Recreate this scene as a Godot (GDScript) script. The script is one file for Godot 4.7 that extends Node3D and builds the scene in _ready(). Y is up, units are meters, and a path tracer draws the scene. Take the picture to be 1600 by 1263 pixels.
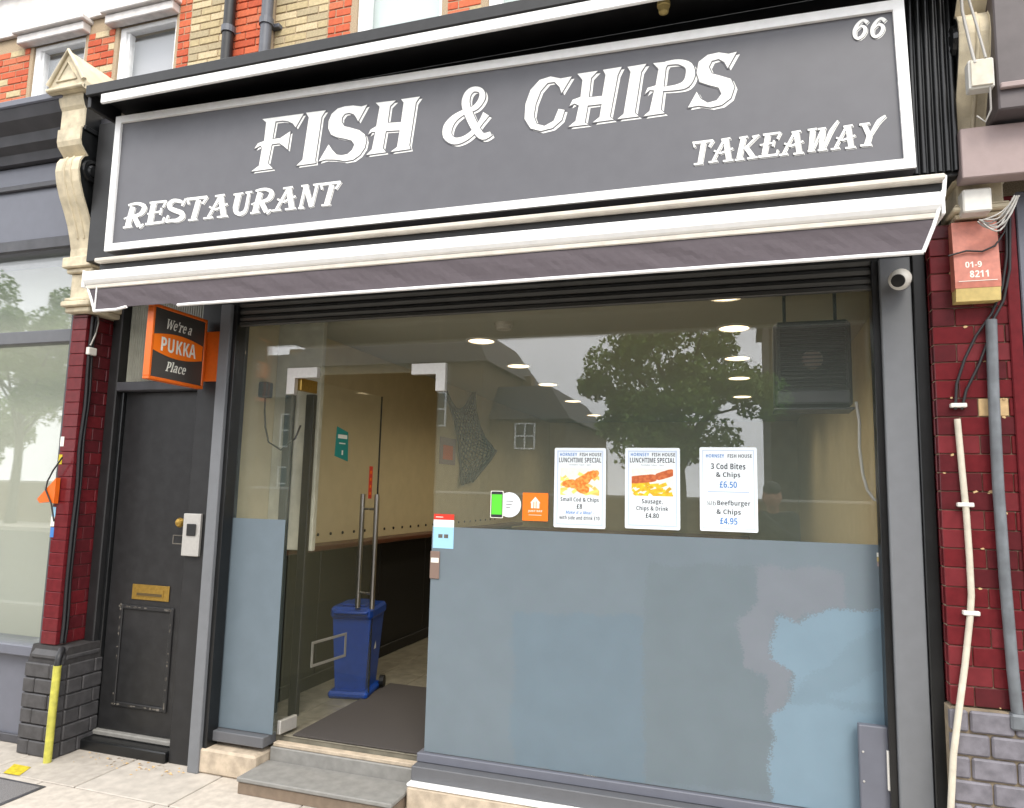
extends Node3D
# Fish and chip shop front on a London parade, overcast day.

const F := 1116.28
const EYE := Vector3(0.0, 1.61, 3.6)
var cam_basis: Basis
var rng := RandomNumberGenerator.new()
var names := {}
var mats := {}
var tex := {}
var cache := {}

# ---------------------------------------------------------------- pixel directions to points
func ray(x: float, y: float) -> Vector3:
	return cam_basis * Vector3((x - 800.0) / F, -(y - 631.5) / F, -1.0)
func pz(x: float, y: float, z: float) -> Vector3:
	var r := ray(x, y)
	return EYE + r * ((z - EYE.z) / r.z)
func ph(x: float, y: float, h: float) -> Vector3:
	var r := ray(x, y)
	return EYE + r * ((h - EYE.y) / r.y)
func pw(x: float, y: float, w: float) -> Vector3:
	var r := ray(x, y)
	return EYE + r * ((w - EYE.x) / r.x)

# ---------------------------------------------------------------- mesh builder
class MB:
	var v := PackedVector3Array()
	var n := PackedVector3Array()
	var u := PackedVector2Array()
	func tri(a: Vector3, b: Vector3, c: Vector3, out: Vector3, smooth := []) -> void:
		var nn := (b - a).cross(c - a)
		if nn.length_squared() < 1e-18: return
		nn = nn.normalized()
		if nn.dot(out) < 0.0:
			nn = -nn
			v.append_array([a, b, c])
			if smooth.size() == 3: n.append_array([smooth[0], smooth[1], smooth[2]])
			else: n.append_array([nn, nn, nn])
		else:
			v.append_array([a, c, b])
			if smooth.size() == 3: n.append_array([smooth[0], smooth[2], smooth[1]])
			else: n.append_array([nn, nn, nn])
		u.append_array([Vector2.ZERO, Vector2.ZERO, Vector2.ZERO])
	func quad(a: Vector3, b: Vector3, c: Vector3, d: Vector3, out: Vector3) -> void:
		tri(a, b, c, out)
		tri(a, c, d, out)
	func box(lo: Vector3, hi: Vector3, ch := 0.0) -> void:
		var c := (lo + hi) / 2.0
		var h := (hi - lo) / 2.0
		ch = minf(ch, minf(h.x, minf(h.y, h.z)) * 0.8)
		if ch <= 0.0:
			for ax in 3:
				for s in [-1.0, 1.0]:
					var o := Vector3.ZERO
					o[ax] = s
					var p := []
					for k in [[-1, -1], [1, -1], [1, 1], [-1, 1]]:
						var q := Vector3.ZERO
						q[ax] = s * h[ax]
						q[(ax + 1) % 3] = k[0] * h[(ax + 1) % 3]
						q[(ax + 2) % 3] = k[1] * h[(ax + 2) % 3]
						p.append(c + q)
					quad(p[0], p[1], p[2], p[3], o)
			return
		var cv := {}
		for sx in [-1, 1]:
			for sy in [-1, 1]:
				for sz in [-1, 1]:
					var s := Vector3(sx, sy, sz)
					for ax in 3:
						var q := (h - Vector3.ONE * ch) * s
						q[ax] = h[ax] * s[ax]
						cv[[sx, sy, sz, ax]] = c + q
					tri(cv[[sx, sy, sz, 0]], cv[[sx, sy, sz, 1]], cv[[sx, sy, sz, 2]], s)
		for ax in 3:
			var a1 := (ax + 1) % 3
			var a2 := (ax + 2) % 3
			for s in [-1, 1]:
				var o := Vector3.ZERO
				o[ax] = s
				var p := []
				for k in [[-1, -1], [1, -1], [1, 1], [-1, 1]]:
					var key := [0, 0, 0, ax]
					key[ax] = s; key[a1] = k[0]; key[a2] = k[1]
					p.append(cv[key])
				quad(p[0], p[1], p[2], p[3], o)
				for t in [-1, 1]:
					var e := []
					for w in [-1, 1]:
						var k1 := [0, 0, 0, a1]
						k1[a1] = s; k1[a2] = t; k1[ax] = w
						var k2: Array = k1.duplicate()
						k2[3] = a2
						e.append(cv[k1]); e.append(cv[k2])
					var oo := Vector3.ZERO
					oo[a1] = s; oo[a2] = t
					quad(e[0], e[1], e[3], e[2], oo)
	func obox(o: Vector3, x: Vector3, y: Vector3, z: Vector3) -> void:
		# a slanted box: corner o and three edges
		var c := o + (x + y + z) / 2.0
		for f in [[o, x, y], [o + z, x, y], [o, y, z], [o + x, y, z], [o, x, z], [o + y, x, z]]:
			var p: Vector3 = f[0]
			quad(p, p + f[1], p + f[1] + f[2], p + f[2], p + (f[1] + f[2]) / 2.0 - c)
	func tube(pts: Array, rad, sides := 10, caps := true) -> void:
		var rings := []
		var up := Vector3(0.31, 0.83, 0.47)
		for i in pts.size():
			var t: Vector3 = (pts[mini(i + 1, pts.size() - 1)] - pts[maxi(i - 1, 0)]).normalized()
			var s := t.cross(up)
			if s.length() < 0.05: s = t.cross(Vector3(1, 0, 0))
			s = s.normalized()
			up = s.cross(t)
			var r: float = rad[i] if rad is Array else rad
			var ring := []
			for k in sides:
				var a := TAU * k / sides
				var d := s * cos(a) + up * sin(a)
				ring.append([pts[i] + d * r, d])
			rings.append(ring)
		for i in pts.size() - 1:
			for k in sides:
				var A = rings[i][k]; var B = rings[i][(k + 1) % sides]; var C = rings[i + 1][(k + 1) % sides]; var E = rings[i + 1][k]
				tri(A[0], B[0], C[0], A[1] + C[1], [A[1], B[1], C[1]])
				tri(A[0], C[0], E[0], A[1] + C[1], [A[1], C[1], E[1]])
		if caps:
			for e in [0, pts.size() - 1]:
				var out: Vector3 = (pts[0] - pts[1]) if e == 0 else (pts[e] - pts[e - 1])
				for k in sides:
					tri(pts[e], rings[e][k][0], rings[e][(k + 1) % sides][0], out)
	func lathe(prof: Array, at: Vector3, ax: Vector3, sides := 20) -> void:
		# prof: [distance along axis, radius]
		var s := ax.cross(Vector3(0.3, 0.9, 0.2)).normalized()
		var w := s.cross(ax)
		for i in prof.size() - 1:
			for k in sides:
				var p := []
				var d := []
				for e in [[i, k], [i, k + 1], [i + 1, k + 1], [i + 1, k]]:
					var a: float = TAU * (e[1] % sides) / sides
					var dir := s * cos(a) + w * sin(a)
					p.append(at + ax * prof[e[0]][0] + dir * prof[e[0]][1])
					d.append(dir)
				var sl: float = prof[i + 1][1] - prof[i][1]
				var dl: float = prof[i + 1][0] - prof[i][0]
				var o: Vector3 = (d[0] + d[1]) * dl - ax * sl * 2.0
				if o.length() < 1e-9: continue
				tri(p[0], p[1], p[2], o)
				tri(p[0], p[2], p[3], o)
	func plate(poly: PackedVector2Array, z0: float, z1: float) -> void:
		# a flat outline in x, y with thickness from z0 to z1
		var ids := Geometry2D.triangulate_polygon(poly)
		for i in range(0, ids.size(), 3):
			var a := poly[ids[i]]; var b := poly[ids[i + 1]]; var c := poly[ids[i + 2]]
			tri(Vector3(a.x, a.y, z1), Vector3(b.x, b.y, z1), Vector3(c.x, c.y, z1), Vector3(0, 0, 1))
		var sg := -1.0 if Geometry2D.is_polygon_clockwise(poly) else 1.0
		for i in poly.size():
			var a := poly[i]; var b := poly[(i + 1) % poly.size()]
			var o := Vector3(b.y - a.y, a.x - b.x, 0) * sg
			quad(Vector3(a.x, a.y, z0), Vector3(b.x, b.y, z0), Vector3(b.x, b.y, z1), Vector3(a.x, a.y, z1), o)
	func prism_x(prof: Array, x0: float, x1: float) -> void:
		# an outline in z, y swept along x
		var poly := PackedVector2Array(prof)
		var ids := Geometry2D.triangulate_polygon(poly)
		for i in range(0, ids.size(), 3):
			var a := poly[ids[i]]; var b := poly[ids[i + 1]]; var c := poly[ids[i + 2]]
			for x in [x0, x1]:
				tri(Vector3(x, a.y, a.x), Vector3(x, b.y, b.x), Vector3(x, c.y, c.x), Vector3(-1 if x == x0 else 1, 0, 0))
		var sg := -1.0 if Geometry2D.is_polygon_clockwise(poly) else 1.0
		for i in poly.size():
			var a := poly[i]; var b := poly[(i + 1) % poly.size()]
			quad(Vector3(x0, a.y, a.x), Vector3(x1, a.y, a.x), Vector3(x1, b.y, b.x), Vector3(x0, b.y, b.x), Vector3(0, -(b.x - a.x), b.y - a.y) * sg)
	func moved(by: Vector3) -> void:
		for i in v.size(): v[i] += by
	func mesh() -> ArrayMesh:
		var a := []
		a.resize(Mesh.ARRAY_MAX)
		a[Mesh.ARRAY_VERTEX] = v
		a[Mesh.ARRAY_NORMAL] = n
		a[Mesh.ARRAY_TEX_UV] = u
		var m := ArrayMesh.new()
		m.add_surface_from_arrays(Mesh.PRIMITIVE_TRIANGLES, a)
		return m

# ---------------------------------------------------------------- nodes
func numbered(called: String) -> String:
	names[called] = names.get(called, 0) + 1
	return called if names[called] == 1 else "%s_%03d" % [called, names[called] - 1]
func tag(o: Node3D, label: String, category: String, group := "") -> Node3D:
	o.set_meta("label", label)
	o.set_meta("category", category)
	if group != "": o.set_meta("group", group)
	return o
func thing(called: String, label: String, category: String, at := Vector3.ZERO, group := "") -> Node3D:
	var o := Node3D.new()
	o.name = numbered(called)
	add_child(o)
	o.position = at
	return tag(o, label, category, group)
func put(mb, called: String, m: Material, parent: Node = null, at := Vector3.ZERO) -> MeshInstance3D:
	var o := MeshInstance3D.new()
	o.mesh = mb.mesh() if mb is MB else mb
	o.material_override = m
	if parent == null:
		o.name = numbered(called)
		add_child(o)
	else:
		o.name = called
		parent.add_child(o, true)
	o.position = at
	return o
func setting(o: Node3D) -> Node3D:
	o.set_meta("kind", "structure")
	return o
func setting_node(called: String) -> Node3D:
	var o := Node3D.new()
	o.name = numbered(called)
	add_child(o)
	return setting(o)
func bx(called: String, lo: Vector3, hi: Vector3, m: Material, parent: Node = null, ch := 0.003) -> MeshInstance3D:
	# one bevelled box whose node stands at its centre of base
	var at := Vector3((lo.x + hi.x) / 2.0, lo.y, (lo.z + hi.z) / 2.0)
	var s := hi - lo
	var key := "b%.4f_%.4f_%.4f_%.4f" % [s.x, s.y, s.z, ch]
	if not cache.has(key):
		var mb := MB.new()
		mb.box(lo - at, hi - at, ch)
		cache[key] = mb.mesh()
	var base := Vector3.ZERO
	if parent != null:
		var p: Node = parent
		while p != self and p is Node3D:
			base += p.position
			p = p.get_parent()
	return put(cache[key], called, m, parent, at - base)
func V(x: float, y: float, z: float) -> Vector3:
	return Vector3(x, y, z)

# ---------------------------------------------------------------- textures and materials
func noise_tex(key: String, freq: float, lo: float, hi: float, seed_: int, kind := FastNoiseLite.TYPE_SIMPLEX_SMOOTH, oct := 5, size := 512, pw_ := 1.0) -> void:
	var fn := FastNoiseLite.new()
	fn.seed = seed_
	fn.noise_type = kind
	fn.frequency = freq
	fn.fractal_octaves = oct
	fn.fractal_gain = 0.55
	var im := fn.get_seamless_image(size, size)
	im.convert(Image.FORMAT_RGB8)
	for y in size:
		for x in size:
			var t := pow(im.get_pixel(x, y).r, pw_)
			var g := lo + (hi - lo) * t
			im.set_pixel(x, y, Color(g, g, g))
	tex[key] = ImageTexture.create_from_image(im)
	var b: Image = im.duplicate()
	b.bump_map_to_normal_map(3.0)
	tex[key + "_n"] = ImageTexture.create_from_image(b)
func stone_tex(key: String) -> void:
	# coarse stains, fine grain and dark pits together
	var a: Image = tex.blotch.get_image()
	var b: Image = tex.grain.get_image()
	var c: Image = tex.speck.get_image()
	var im := Image.create(1024, 1024, false, Image.FORMAT_RGB8)
	for y in 1024:
		for x in 1024:
			var g := a.get_pixel(x / 2, y / 2).r * lerpf(0.8, 1.0, b.get_pixel(x % 512, y % 512).r) * lerpf(0.86, 1.0, minf(1.0, c.get_pixel((x * 3) % 512, (y * 3) % 512).r * 1.3))
			im.set_pixel(x, y, Color(g, g, g) * 1.12)
	tex[key] = ImageTexture.create_from_image(im)
	var n: Image = im.duplicate()
	n.bump_map_to_normal_map(2.0)
	tex[key + "_n"] = ImageTexture.create_from_image(n)
func mat(key: String, col: Color, rough := 0.7, o := {}) -> StandardMaterial3D:
	if mats.has(key): return mats[key]
	var m := StandardMaterial3D.new()
	m.resource_name = key
	m.albedo_color = col
	m.roughness = rough
	m.metallic = o.get("metal", 0.0)
	if o.has("spec"): m.metallic_specular = o.spec
	if o.has("tex"):
		m.albedo_texture = tex[o.tex]
		m.uv1_triplanar = true
		m.uv1_world_triplanar = true
		m.uv1_scale = o.get("stretch", Vector3.ONE) * o.get("scale", 1.0)
		if o.has("rtex"):
			m.roughness_texture = tex[o.rtex]
	if o.has("bump"):
		m.normal_enabled = true
		m.normal_texture = tex[o.get("ntex", o.tex) + "_n"]
		m.normal_scale = o.bump
	if o.has("coat"):
		m.clearcoat_enabled = true
		m.clearcoat = o.coat
		m.clearcoat_roughness = o.get("coat_rough", 0.1)
	if o.has("emit"):
		m.emission_enabled = true
		m.emission = o.emit
		m.emission_energy_multiplier = o.get("energy", 1.0)
	mats[key] = m
	return m
func glass_mat(key: String, alpha: float, tint := Color(1, 1, 1)) -> StandardMaterial3D:
	var m := StandardMaterial3D.new()
	m.resource_name = key
	m.transparency = BaseMaterial3D.TRANSPARENCY_ALPHA
	m.albedo_color = Color(tint.r, tint.g, tint.b, alpha)
	m.roughness = 0.0
	m.metallic_specular = 0.5
	mats[key] = m
	return m

# ---------------------------------------------------------------- lettering
func text_mesh(s: String, bold: bool, serif: bool, width: float, height: float, slant := 0.0, thick := 0.001) -> MB:
	var f := SystemFont.new()
	f.font_names = PackedStringArray(["Droid Serif" if serif else "Droid Sans"])
	f.font_weight = 700 if bold else 400
	var t := TextMesh.new()
	t.font = f
	t.text = s
	t.font_size = 64
	t.pixel_size = 0.01
	t.depth = 0.0
	var a := t.get_mesh_arrays()
	var vs: PackedVector3Array = a[Mesh.ARRAY_VERTEX]
	var ix: PackedInt32Array = a[Mesh.ARRAY_INDEX]
	var lo := Vector3.INF
	var hi := -Vector3.INF
	for p in vs:
		lo = lo.min(p); hi = hi.max(p)
	var mb := MB.new()
	var sx := width / maxf(hi.x - lo.x, 1e-6)
	var sy := height / maxf(hi.y - lo.y, 1e-6)
	var q := func(p: Vector3) -> Vector3:
		var y := (p.y - lo.y) * sy
		return Vector3((p.x - (lo.x + hi.x) / 2.0) * sx + y * slant, y, thick)
	for i in range(0, ix.size(), 3):
		mb.tri(q.call(vs[ix[i]]), q.call(vs[ix[i + 1]]), q.call(vs[ix[i + 2]]), Vector3(0, 0, 1))
	return mb
func stroke(pts: Array, wd) -> Array:
	# a pen stroke of changing width through pts, as short pieces that meet end to end
	var P := []
	var W := []
	for i in pts.size():
		P.append(Vector2(pts[i][0], pts[i][1]))
		W.append(float(wd[mini(i, wd.size() - 1)] if wd is Array else wd))
	if P.size() > 3:
		var p2 := []
		var w2 := []
		for i in P.size() - 1:
			for k in 4:
				var t := k / 4.0
				p2.append(P[i].cubic_interpolate(P[i + 1], P[maxi(i - 1, 0)], P[mini(i + 2, P.size() - 1)], t))
				w2.append(lerpf(W[i], W[i + 1], t))
		p2.append(P[-1]); w2.append(W[-1])
		P = p2; W = w2
	var l := PackedVector2Array()
	var r := PackedVector2Array()
	for i in P.size():
		var d: Vector2 = (P[mini(i + 1, P.size() - 1)] - P[maxi(i - 1, 0)]).normalized()
		var o: Vector2 = Vector2(-d.y, d.x) * float(W[i]) / 2.0
		l.append(P[i] + o)
		r.append(P[i] - o)
	var out := []
	for i in P.size() - 1:
		out.append(PackedVector2Array([l[i], l[i + 1], r[i + 1], r[i]]))
	return out
func rows(pts: Array) -> PackedVector2Array:
	var o := PackedVector2Array()
	for i in range(0, pts.size(), 2): o.append(Vector2(pts[i], pts[i + 1]))
	return o
func add_letter(parent: Node3D, polys: Array, org: Vector2, sc: float, z: float, drop: Vector2, gap: float, face: Material, dark: Material) -> void:
	var shapes := []
	var mid := Vector2.ZERO
	var count := 0
	for p in polys:
		var w := PackedVector2Array()
		for q in p:
			var s := pz(org.x + q.x / sc, org.y + q.y / sc, z)
			w.append(Vector2(s.x, s.y))
			mid += Vector2(s.x, s.y); count += 1
		shapes.append(w)
	mid /= count
	var white := MB.new()
	var black := MB.new()
	var k := 0
	for w in shapes:
		var c := PackedVector2Array()
		var d := PackedVector2Array()
		for q in w:
			c.append(q - mid)
			d.append(q - mid + drop)
		white.plate(d, 0.0, 0.0012 + k * 0.00002)
		if Geometry2D.is_polygon_clockwise(c): c.reverse()
		for g in Geometry2D.offset_polygon(c, gap, Geometry2D.JOIN_MITER):
			if not Geometry2D.is_polygon_clockwise(g): black.plate(g, 0.0, 0.0028 + k * 0.00002)
		white.plate(c, 0.0, 0.0046 + k * 0.00002)
		k += 1
	var o := put(white, "letter", face, parent, V(mid.x, mid.y, z) - parent.position)
	put(black, "outline", dark, o)

func _ready() -> void:
	rng.seed = 66
	# ---------------- camera
	cam_basis = Basis(Vector3.UP, deg_to_rad(18.0737)) * Basis(Vector3.RIGHT, deg_to_rad(6.945)) * Basis(Vector3.BACK, deg_to_rad(1.3809))
	var cam := Camera3D.new()
	cam.name = "camera"
	cam.fov = rad_to_deg(2.0 * atan(631.5 / F))
	cam.near = 0.05
	cam.far = 300.0
	add_child(cam)
	cam.transform = Transform3D(cam_basis, EYE)
	cam.current = true
	# ---------------- sky, sun, exposure
	var fn := FastNoiseLite.new()
	fn.seed = 5
	fn.frequency = 1.6
	fn.fractal_octaves = 5
	var sky_im := Image.create(512, 256, false, Image.FORMAT_RGBF)
	for y in 256:
		var el := PI * (0.5 - (y + 0.5) / 256.0)
		for x in 512:
			var az := TAU * x / 512.0
			var d := Vector3(cos(az) * cos(el), sin(el) * 2.2, sin(az) * cos(el))
			var c := clampf(fn.get_noise_3dv(d) * 0.9 + 0.5, 0.0, 1.0)
			var l := lerpf(0.66, 0.98, c)
			sky_im.set_pixel(x, y, Color(l * 0.97, l * 0.985, l * 1.02))
	var sky_mat := PanoramaSkyMaterial.new()
	sky_mat.panorama = ImageTexture.create_from_image(sky_im)
	var sky := Sky.new()
	sky.sky_material = sky_mat
	var env := Environment.new()
	env.background_mode = Environment.BG_SKY
	env.sky = sky
	env.tonemap_mode = Environment.TONE_MAPPER_LINEAR
	env.tonemap_exposure = 3.4
	env.sdfgi_enabled = true
	env.ssao_enabled = true
	env.ssil_enabled = true
	var we := WorldEnvironment.new()
	we.name = "world_environment"
	we.environment = env
	add_child(we)
	var sun := DirectionalLight3D.new()
	sun.name = "sun"
	sun.light_energy = 0.25
	sun.light_color = Color(1.0, 0.97, 0.92)
	sun.light_angular_distance = 20.0
	sun.shadow_enabled = true
	add_child(sun)
	sun.look_at_from_position(V(3.0, 9.0, 7.0), V(0, 0, 0))

	make_textures()
	make_materials()
	build_street()
	build_opposite()
	build_upper()
	build_room()
	build_neighbour_left()
	build_pilasters()
	build_neighbour_right()
	build_shopfront()
	build_side_door()
	build_sign()
	build_awning()
	build_projecting_sign()
	build_fittings()
	build_interior()
	build_stickers()
	build_person()

func make_textures() -> void:
	noise_tex("mottle", 0.012, 0.86, 1.0, 1)
	noise_tex("blotch", 0.010, 0.74, 1.0, 2, FastNoiseLite.TYPE_SIMPLEX_SMOOTH, 6)
	noise_tex("grain", 0.09, 0.66, 1.0, 3, FastNoiseLite.TYPE_SIMPLEX, 4)
	noise_tex("speck", 0.05, 0.35, 1.0, 4, FastNoiseLite.TYPE_CELLULAR, 2, 512, 0.45)
	noise_tex("fine", 0.02, 0.95, 1.0, 6)
	stone_tex("stone")

func make_materials() -> void:
	mat("board_grey", Color(0.37, 0.37, 0.39), 0.45, {tex = "fine", scale = 0.7})
	mat("letter_white", Color(0.97, 0.97, 0.955), 0.45, {tex = "fine", scale = 2.0})
	mat("white_paint", Color(0.97, 0.97, 0.965), 0.4, {tex = "fine", scale = 1.3})
	mat("black_paint", Color(0.14, 0.14, 0.145), 0.5, {tex = "blotch", scale = 1.5, bump = 0.15})
	mat("black_gloss", Color(0.10, 0.105, 0.11), 0.3, {tex = "blotch", scale = 1.2, bump = 0.1})
	mat("door_black", Color(0.155, 0.155, 0.16), 0.42, {tex = "blotch", scale = 2.0, bump = 0.12})
	mat("grey_frame", Color(0.36, 0.365, 0.38), 0.45, {tex = "fine", scale = 1.0})
	mat("post_grey", Color(0.43, 0.44, 0.455), 0.5, {tex = "fine", scale = 1.0})
	mat("slate_grey", Color(0.39, 0.40, 0.44), 0.45, {tex = "fine", scale = 0.8})
	mat("slate_dark", Color(0.30, 0.30, 0.32), 0.5, {tex = "blotch", scale = 0.8})
	mat("cream_stone", Color(0.84, 0.79, 0.68), 0.75, {tex = "stone", scale = 1.5, bump = 0.35, ntex = "stone"})
	mat("white_stone", Color(0.90, 0.88, 0.86), 0.7, {tex = "mottle", scale = 1.0})
	mat("tile_red", Color(0.41, 0.13, 0.15), 0.22, {spec = 0.38, tex = "mottle", scale = 3.0, bump = 0.1})
	mat("tile_red_b", Color(0.345, 0.125, 0.145), 0.25, {spec = 0.38, tex = "mottle", scale = 2.6, bump = 0.1})
	mat("tile_red_c", Color(0.45, 0.165, 0.185), 0.28, {spec = 0.38, tex = "mottle", scale = 2.2, bump = 0.1})
	mat("tile_bare", Color(0.80, 0.68, 0.50), 0.85, {tex = "mottle", scale = 4.0})
	mat("tile_joint", Color(0.42, 0.30, 0.28), 0.9, {tex = "blotch", scale = 2.0})
	mat("plinth_black", Color(0.27, 0.265, 0.27), 0.55, {tex = "stone", scale = 2.5, bump = 0.4, ntex = "stone"})
	mat("plinth_joint", Color(0.22, 0.21, 0.21), 0.8, {tex = "blotch", scale = 3.0})
	mat("plinth_grey", Color(0.46, 0.45, 0.48), 0.6, {tex = "stone", scale = 2.5, bump = 0.4, ntex = "stone"})
	mat("joint_pale", Color(0.62, 0.56, 0.47), 0.9, {tex = "blotch", scale = 3.0})
	for k in 4:
		mat("brick_red%d" % k, [Color(0.80, 0.38, 0.24), Color(0.83, 0.42, 0.27), Color(0.76, 0.34, 0.21), Color(0.80, 0.45, 0.31)][k], 0.85, {tex = "mottle", scale = 3.0 + k, bump = 0.5, ntex = "grain"})
		mat("brick_yellow%d" % k, [Color(0.80, 0.73, 0.57), Color(0.76, 0.69, 0.53), Color(0.83, 0.76, 0.61), Color(0.71, 0.65, 0.52)][k], 0.88, {tex = "mottle", scale = 3.0 + k, bump = 0.5, ntex = "grain"})
	mat("mortar_upper", Color(0.79, 0.70, 0.58), 0.9, {tex = "grain", scale = 2.0})
	mat("blind_cream", Color(0.66, 0.665, 0.61), 0.9)
	mat("blind_grey", Color(0.60, 0.60, 0.62), 0.8)
	mat("blind_green", Color(0.74, 0.79, 0.78), 0.8)
	mat("pipe_grey", Color(0.36, 0.37, 0.40), 0.45, {tex = "mottle", scale = 1.5})
	mat("drain_grey", Color(0.46, 0.48, 0.50), 0.45, {tex = "blotch", scale = 2.0})
	mat("trunking_cream", Color(0.82, 0.79, 0.72), 0.5, {tex = "mottle", scale = 2.5})
	mat("plastic_white", Color(0.86, 0.85, 0.82), 0.4, {tex = "fine", scale = 2.0})
	mat("cable_black", Color(0.10, 0.10, 0.11), 0.5)
	mat("cable_grey", Color(0.66, 0.65, 0.63), 0.5)
	mat("awning_cloth", Color(0.365, 0.335, 0.355), 0.85, {tex = "fine", scale = 2.5, bump = 0.25, ntex = "grain"})
	mat("rail_cream", Color(0.86, 0.83, 0.78), 0.45, {tex = "mottle", scale = 1.2})
	mat("shutter", Color(0.28, 0.28, 0.27), 0.4, {tex = "mottle", scale = 1.0, metal = 0.3})
	mat("steel", Color(0.68, 0.67, 0.65), 0.28, {metal = 1.0})
	mat("patch_steel", Color(0.80, 0.79, 0.77), 0.42, {metal = 0.6, tex = "fine", scale = 4.0})
	mat("brass", Color(0.74, 0.60, 0.30), 0.35, {metal = 0.8, tex = "mottle", scale = 6.0})
	mat("brass_dark", Color(0.30, 0.24, 0.12), 0.5)
	mat("worn", Color(0.44, 0.42, 0.39), 0.8, {tex = "blotch", scale = 6.0})
	mat("sill_stone", Color(0.74, 0.68, 0.60), 0.8, {tex = "stone", scale = 1.8, bump = 0.3, ntex = "stone"})
	mat("step_top", Color(0.53, 0.525, 0.51), 0.75, {tex = "mottle", scale = 2.0, bump = 0.3, ntex = "stone"})
	mat("step_riser", Color(0.48, 0.42, 0.36), 0.85, {tex = "mottle", scale = 2.5})
	mat("orange_metal", Color(0.86, 0.40, 0.10), 0.4, {tex = "fine", scale = 3.0})
	mat("orange_print", Color(0.92, 0.45, 0.08), 0.45)
	mat("charcoal_print", Color(0.25, 0.24, 0.23), 0.35)
	mat("print_white", Color(0.88, 0.88, 0.84), 0.5)
	mat("ribbed", Color(0.58, 0.58, 0.53), 0.35, {tex = "mottle", scale = 1.4})
	mat("alarm_red", Color(0.80, 0.50, 0.43), 0.5, {tex = "mottle", scale = 4.0})
	mat("alarm_base", Color(0.83, 0.74, 0.48), 0.5, {tex = "mottle", scale = 4.0})
	mat("yellow_pipe", Color(0.80, 0.78, 0.34), 0.5, {tex = "blotch", scale = 3.0})
	mat("mauve_panel", Color(0.62, 0.55, 0.54), 0.6, {tex = "fine", scale = 1.5})
	mat("umber_board", Color(0.36, 0.33, 0.335), 0.55, {tex = "mottle", scale = 1.0})
	mat("film", Color(0.39, 0.44, 0.475), 0.5, {tex = "fine", scale = 0.6})
	mat("wall_tan", Color(0.78, 0.725, 0.58), 0.8, {tex = "fine", scale = 0.5})
	mat("board_cream", Color(0.78, 0.77, 0.69), 0.7, {tex = "mottle", scale = 1.0})
	mat("ceiling_white", Color(0.66, 0.65, 0.58), 0.85)
	mat("wall_dark", Color(0.06, 0.06, 0.06), 0.5, {tex = "blotch", scale = 1.0})
	mat("wood_edge", Color(0.36, 0.21, 0.13), 0.4, {tex = "mottle", scale = 4.0})
	mat("floor_tile", Color(0.55, 0.53, 0.47), 0.4, {tex = "blotch", scale = 1.5})
	mat("door_mat", Color(0.30, 0.28, 0.27), 0.95, {tex = "speck", scale = 9.0, bump = 0.8})
	mat("bin_blue", Color(0.045, 0.25, 0.58), 0.4, {tex = "mottle", scale = 3.0})
	mat("lamp_glow", Color(1, 1, 1), 0.5, {emit = Color(1.0, 0.9, 0.72), energy = 1.3})
	mat("dark_plastic", Color(0.12, 0.12, 0.12), 0.45)
	mat("grille_black", Color(0.03, 0.03, 0.03), 0.5)
	mat("net_rope", Color(0.34, 0.30, 0.24), 0.9)
	mat("asphalt", Color(0.27, 0.27, 0.275), 0.9, {tex = "speck", scale = 2.0, bump = 0.4})
	for k in 3:
		mat("slab%d" % k, [Color(0.74, 0.71, 0.67), Color(0.705, 0.675, 0.635), Color(0.76, 0.725, 0.68)][k], 0.9, {tex = "mottle", scale = 1.3 + 0.5 * k, bump = 0.35, ntex = "stone"})
	mat("slab_joint", Color(0.33, 0.30, 0.27), 0.95, {tex = "blotch", scale = 3.0})
	mat("kerb_stone", Color(0.58, 0.57, 0.55), 0.85, {tex = "grain", scale = 2.0})
	mat("yellow_mark", Color(0.86, 0.77, 0.15), 0.7, {tex = "blotch", scale = 6.0})
	mat("iron_cover", Color(0.55, 0.54, 0.54), 0.6, {tex = "speck", scale = 8.0})
	mat("house_tan", Color(0.55, 0.46, 0.34), 0.9, {tex = "grain", scale = 0.6})
	mat("house_red", Color(0.29, 0.18, 0.14), 0.9, {tex = "grain", scale = 0.6})
	mat("roof_slate", Color(0.33, 0.31, 0.31), 0.8, {tex = "grain", scale = 0.7})
	mat("bark", Color(0.36, 0.32, 0.26), 0.95, {tex = "grain", scale = 2.0})
	var lf := mat("leaf", Color(0.40, 0.50, 0.20), 0.6)
	lf.backlight_enabled = true
	lf.backlight = Color(0.25, 0.3, 0.08)
	mat("poster_paper", Color(0.86, 0.89, 0.91), 0.4)
	mat("print_blue", Color(0.24, 0.46, 0.72), 0.5)
	mat("print_dark", Color(0.17, 0.17, 0.19), 0.5)
	mat("sticker_green", Color(0.35, 0.80, 0.22), 0.4)
	mat("sticker_teal", Color(0.10, 0.50, 0.47), 0.4)
	mat("sticker_red", Color(0.78, 0.22, 0.16), 0.4)
	mat("sticker_blue", Color(0.60, 0.78, 0.88), 0.4)
	mat("plate_brown", Color(0.48, 0.40, 0.36), 0.5)
	glass_mat("glass", 0.02, Color(0.8, 0.9, 0.85))
	glass_mat("glass_leaf", 0.03, Color(0.72, 0.74, 0.62)).metallic_specular = 0.32
	var fm := StandardMaterial3D.new()
	fm.resource_name = "frosted"
	fm.albedo_color = Color(0.60, 0.67, 0.72, 0.78)
	fm.roughness = 0.45
	fm.refraction_enabled = true
	fm.refraction_scale = 0.03
	mats["frosted"] = fm

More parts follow.
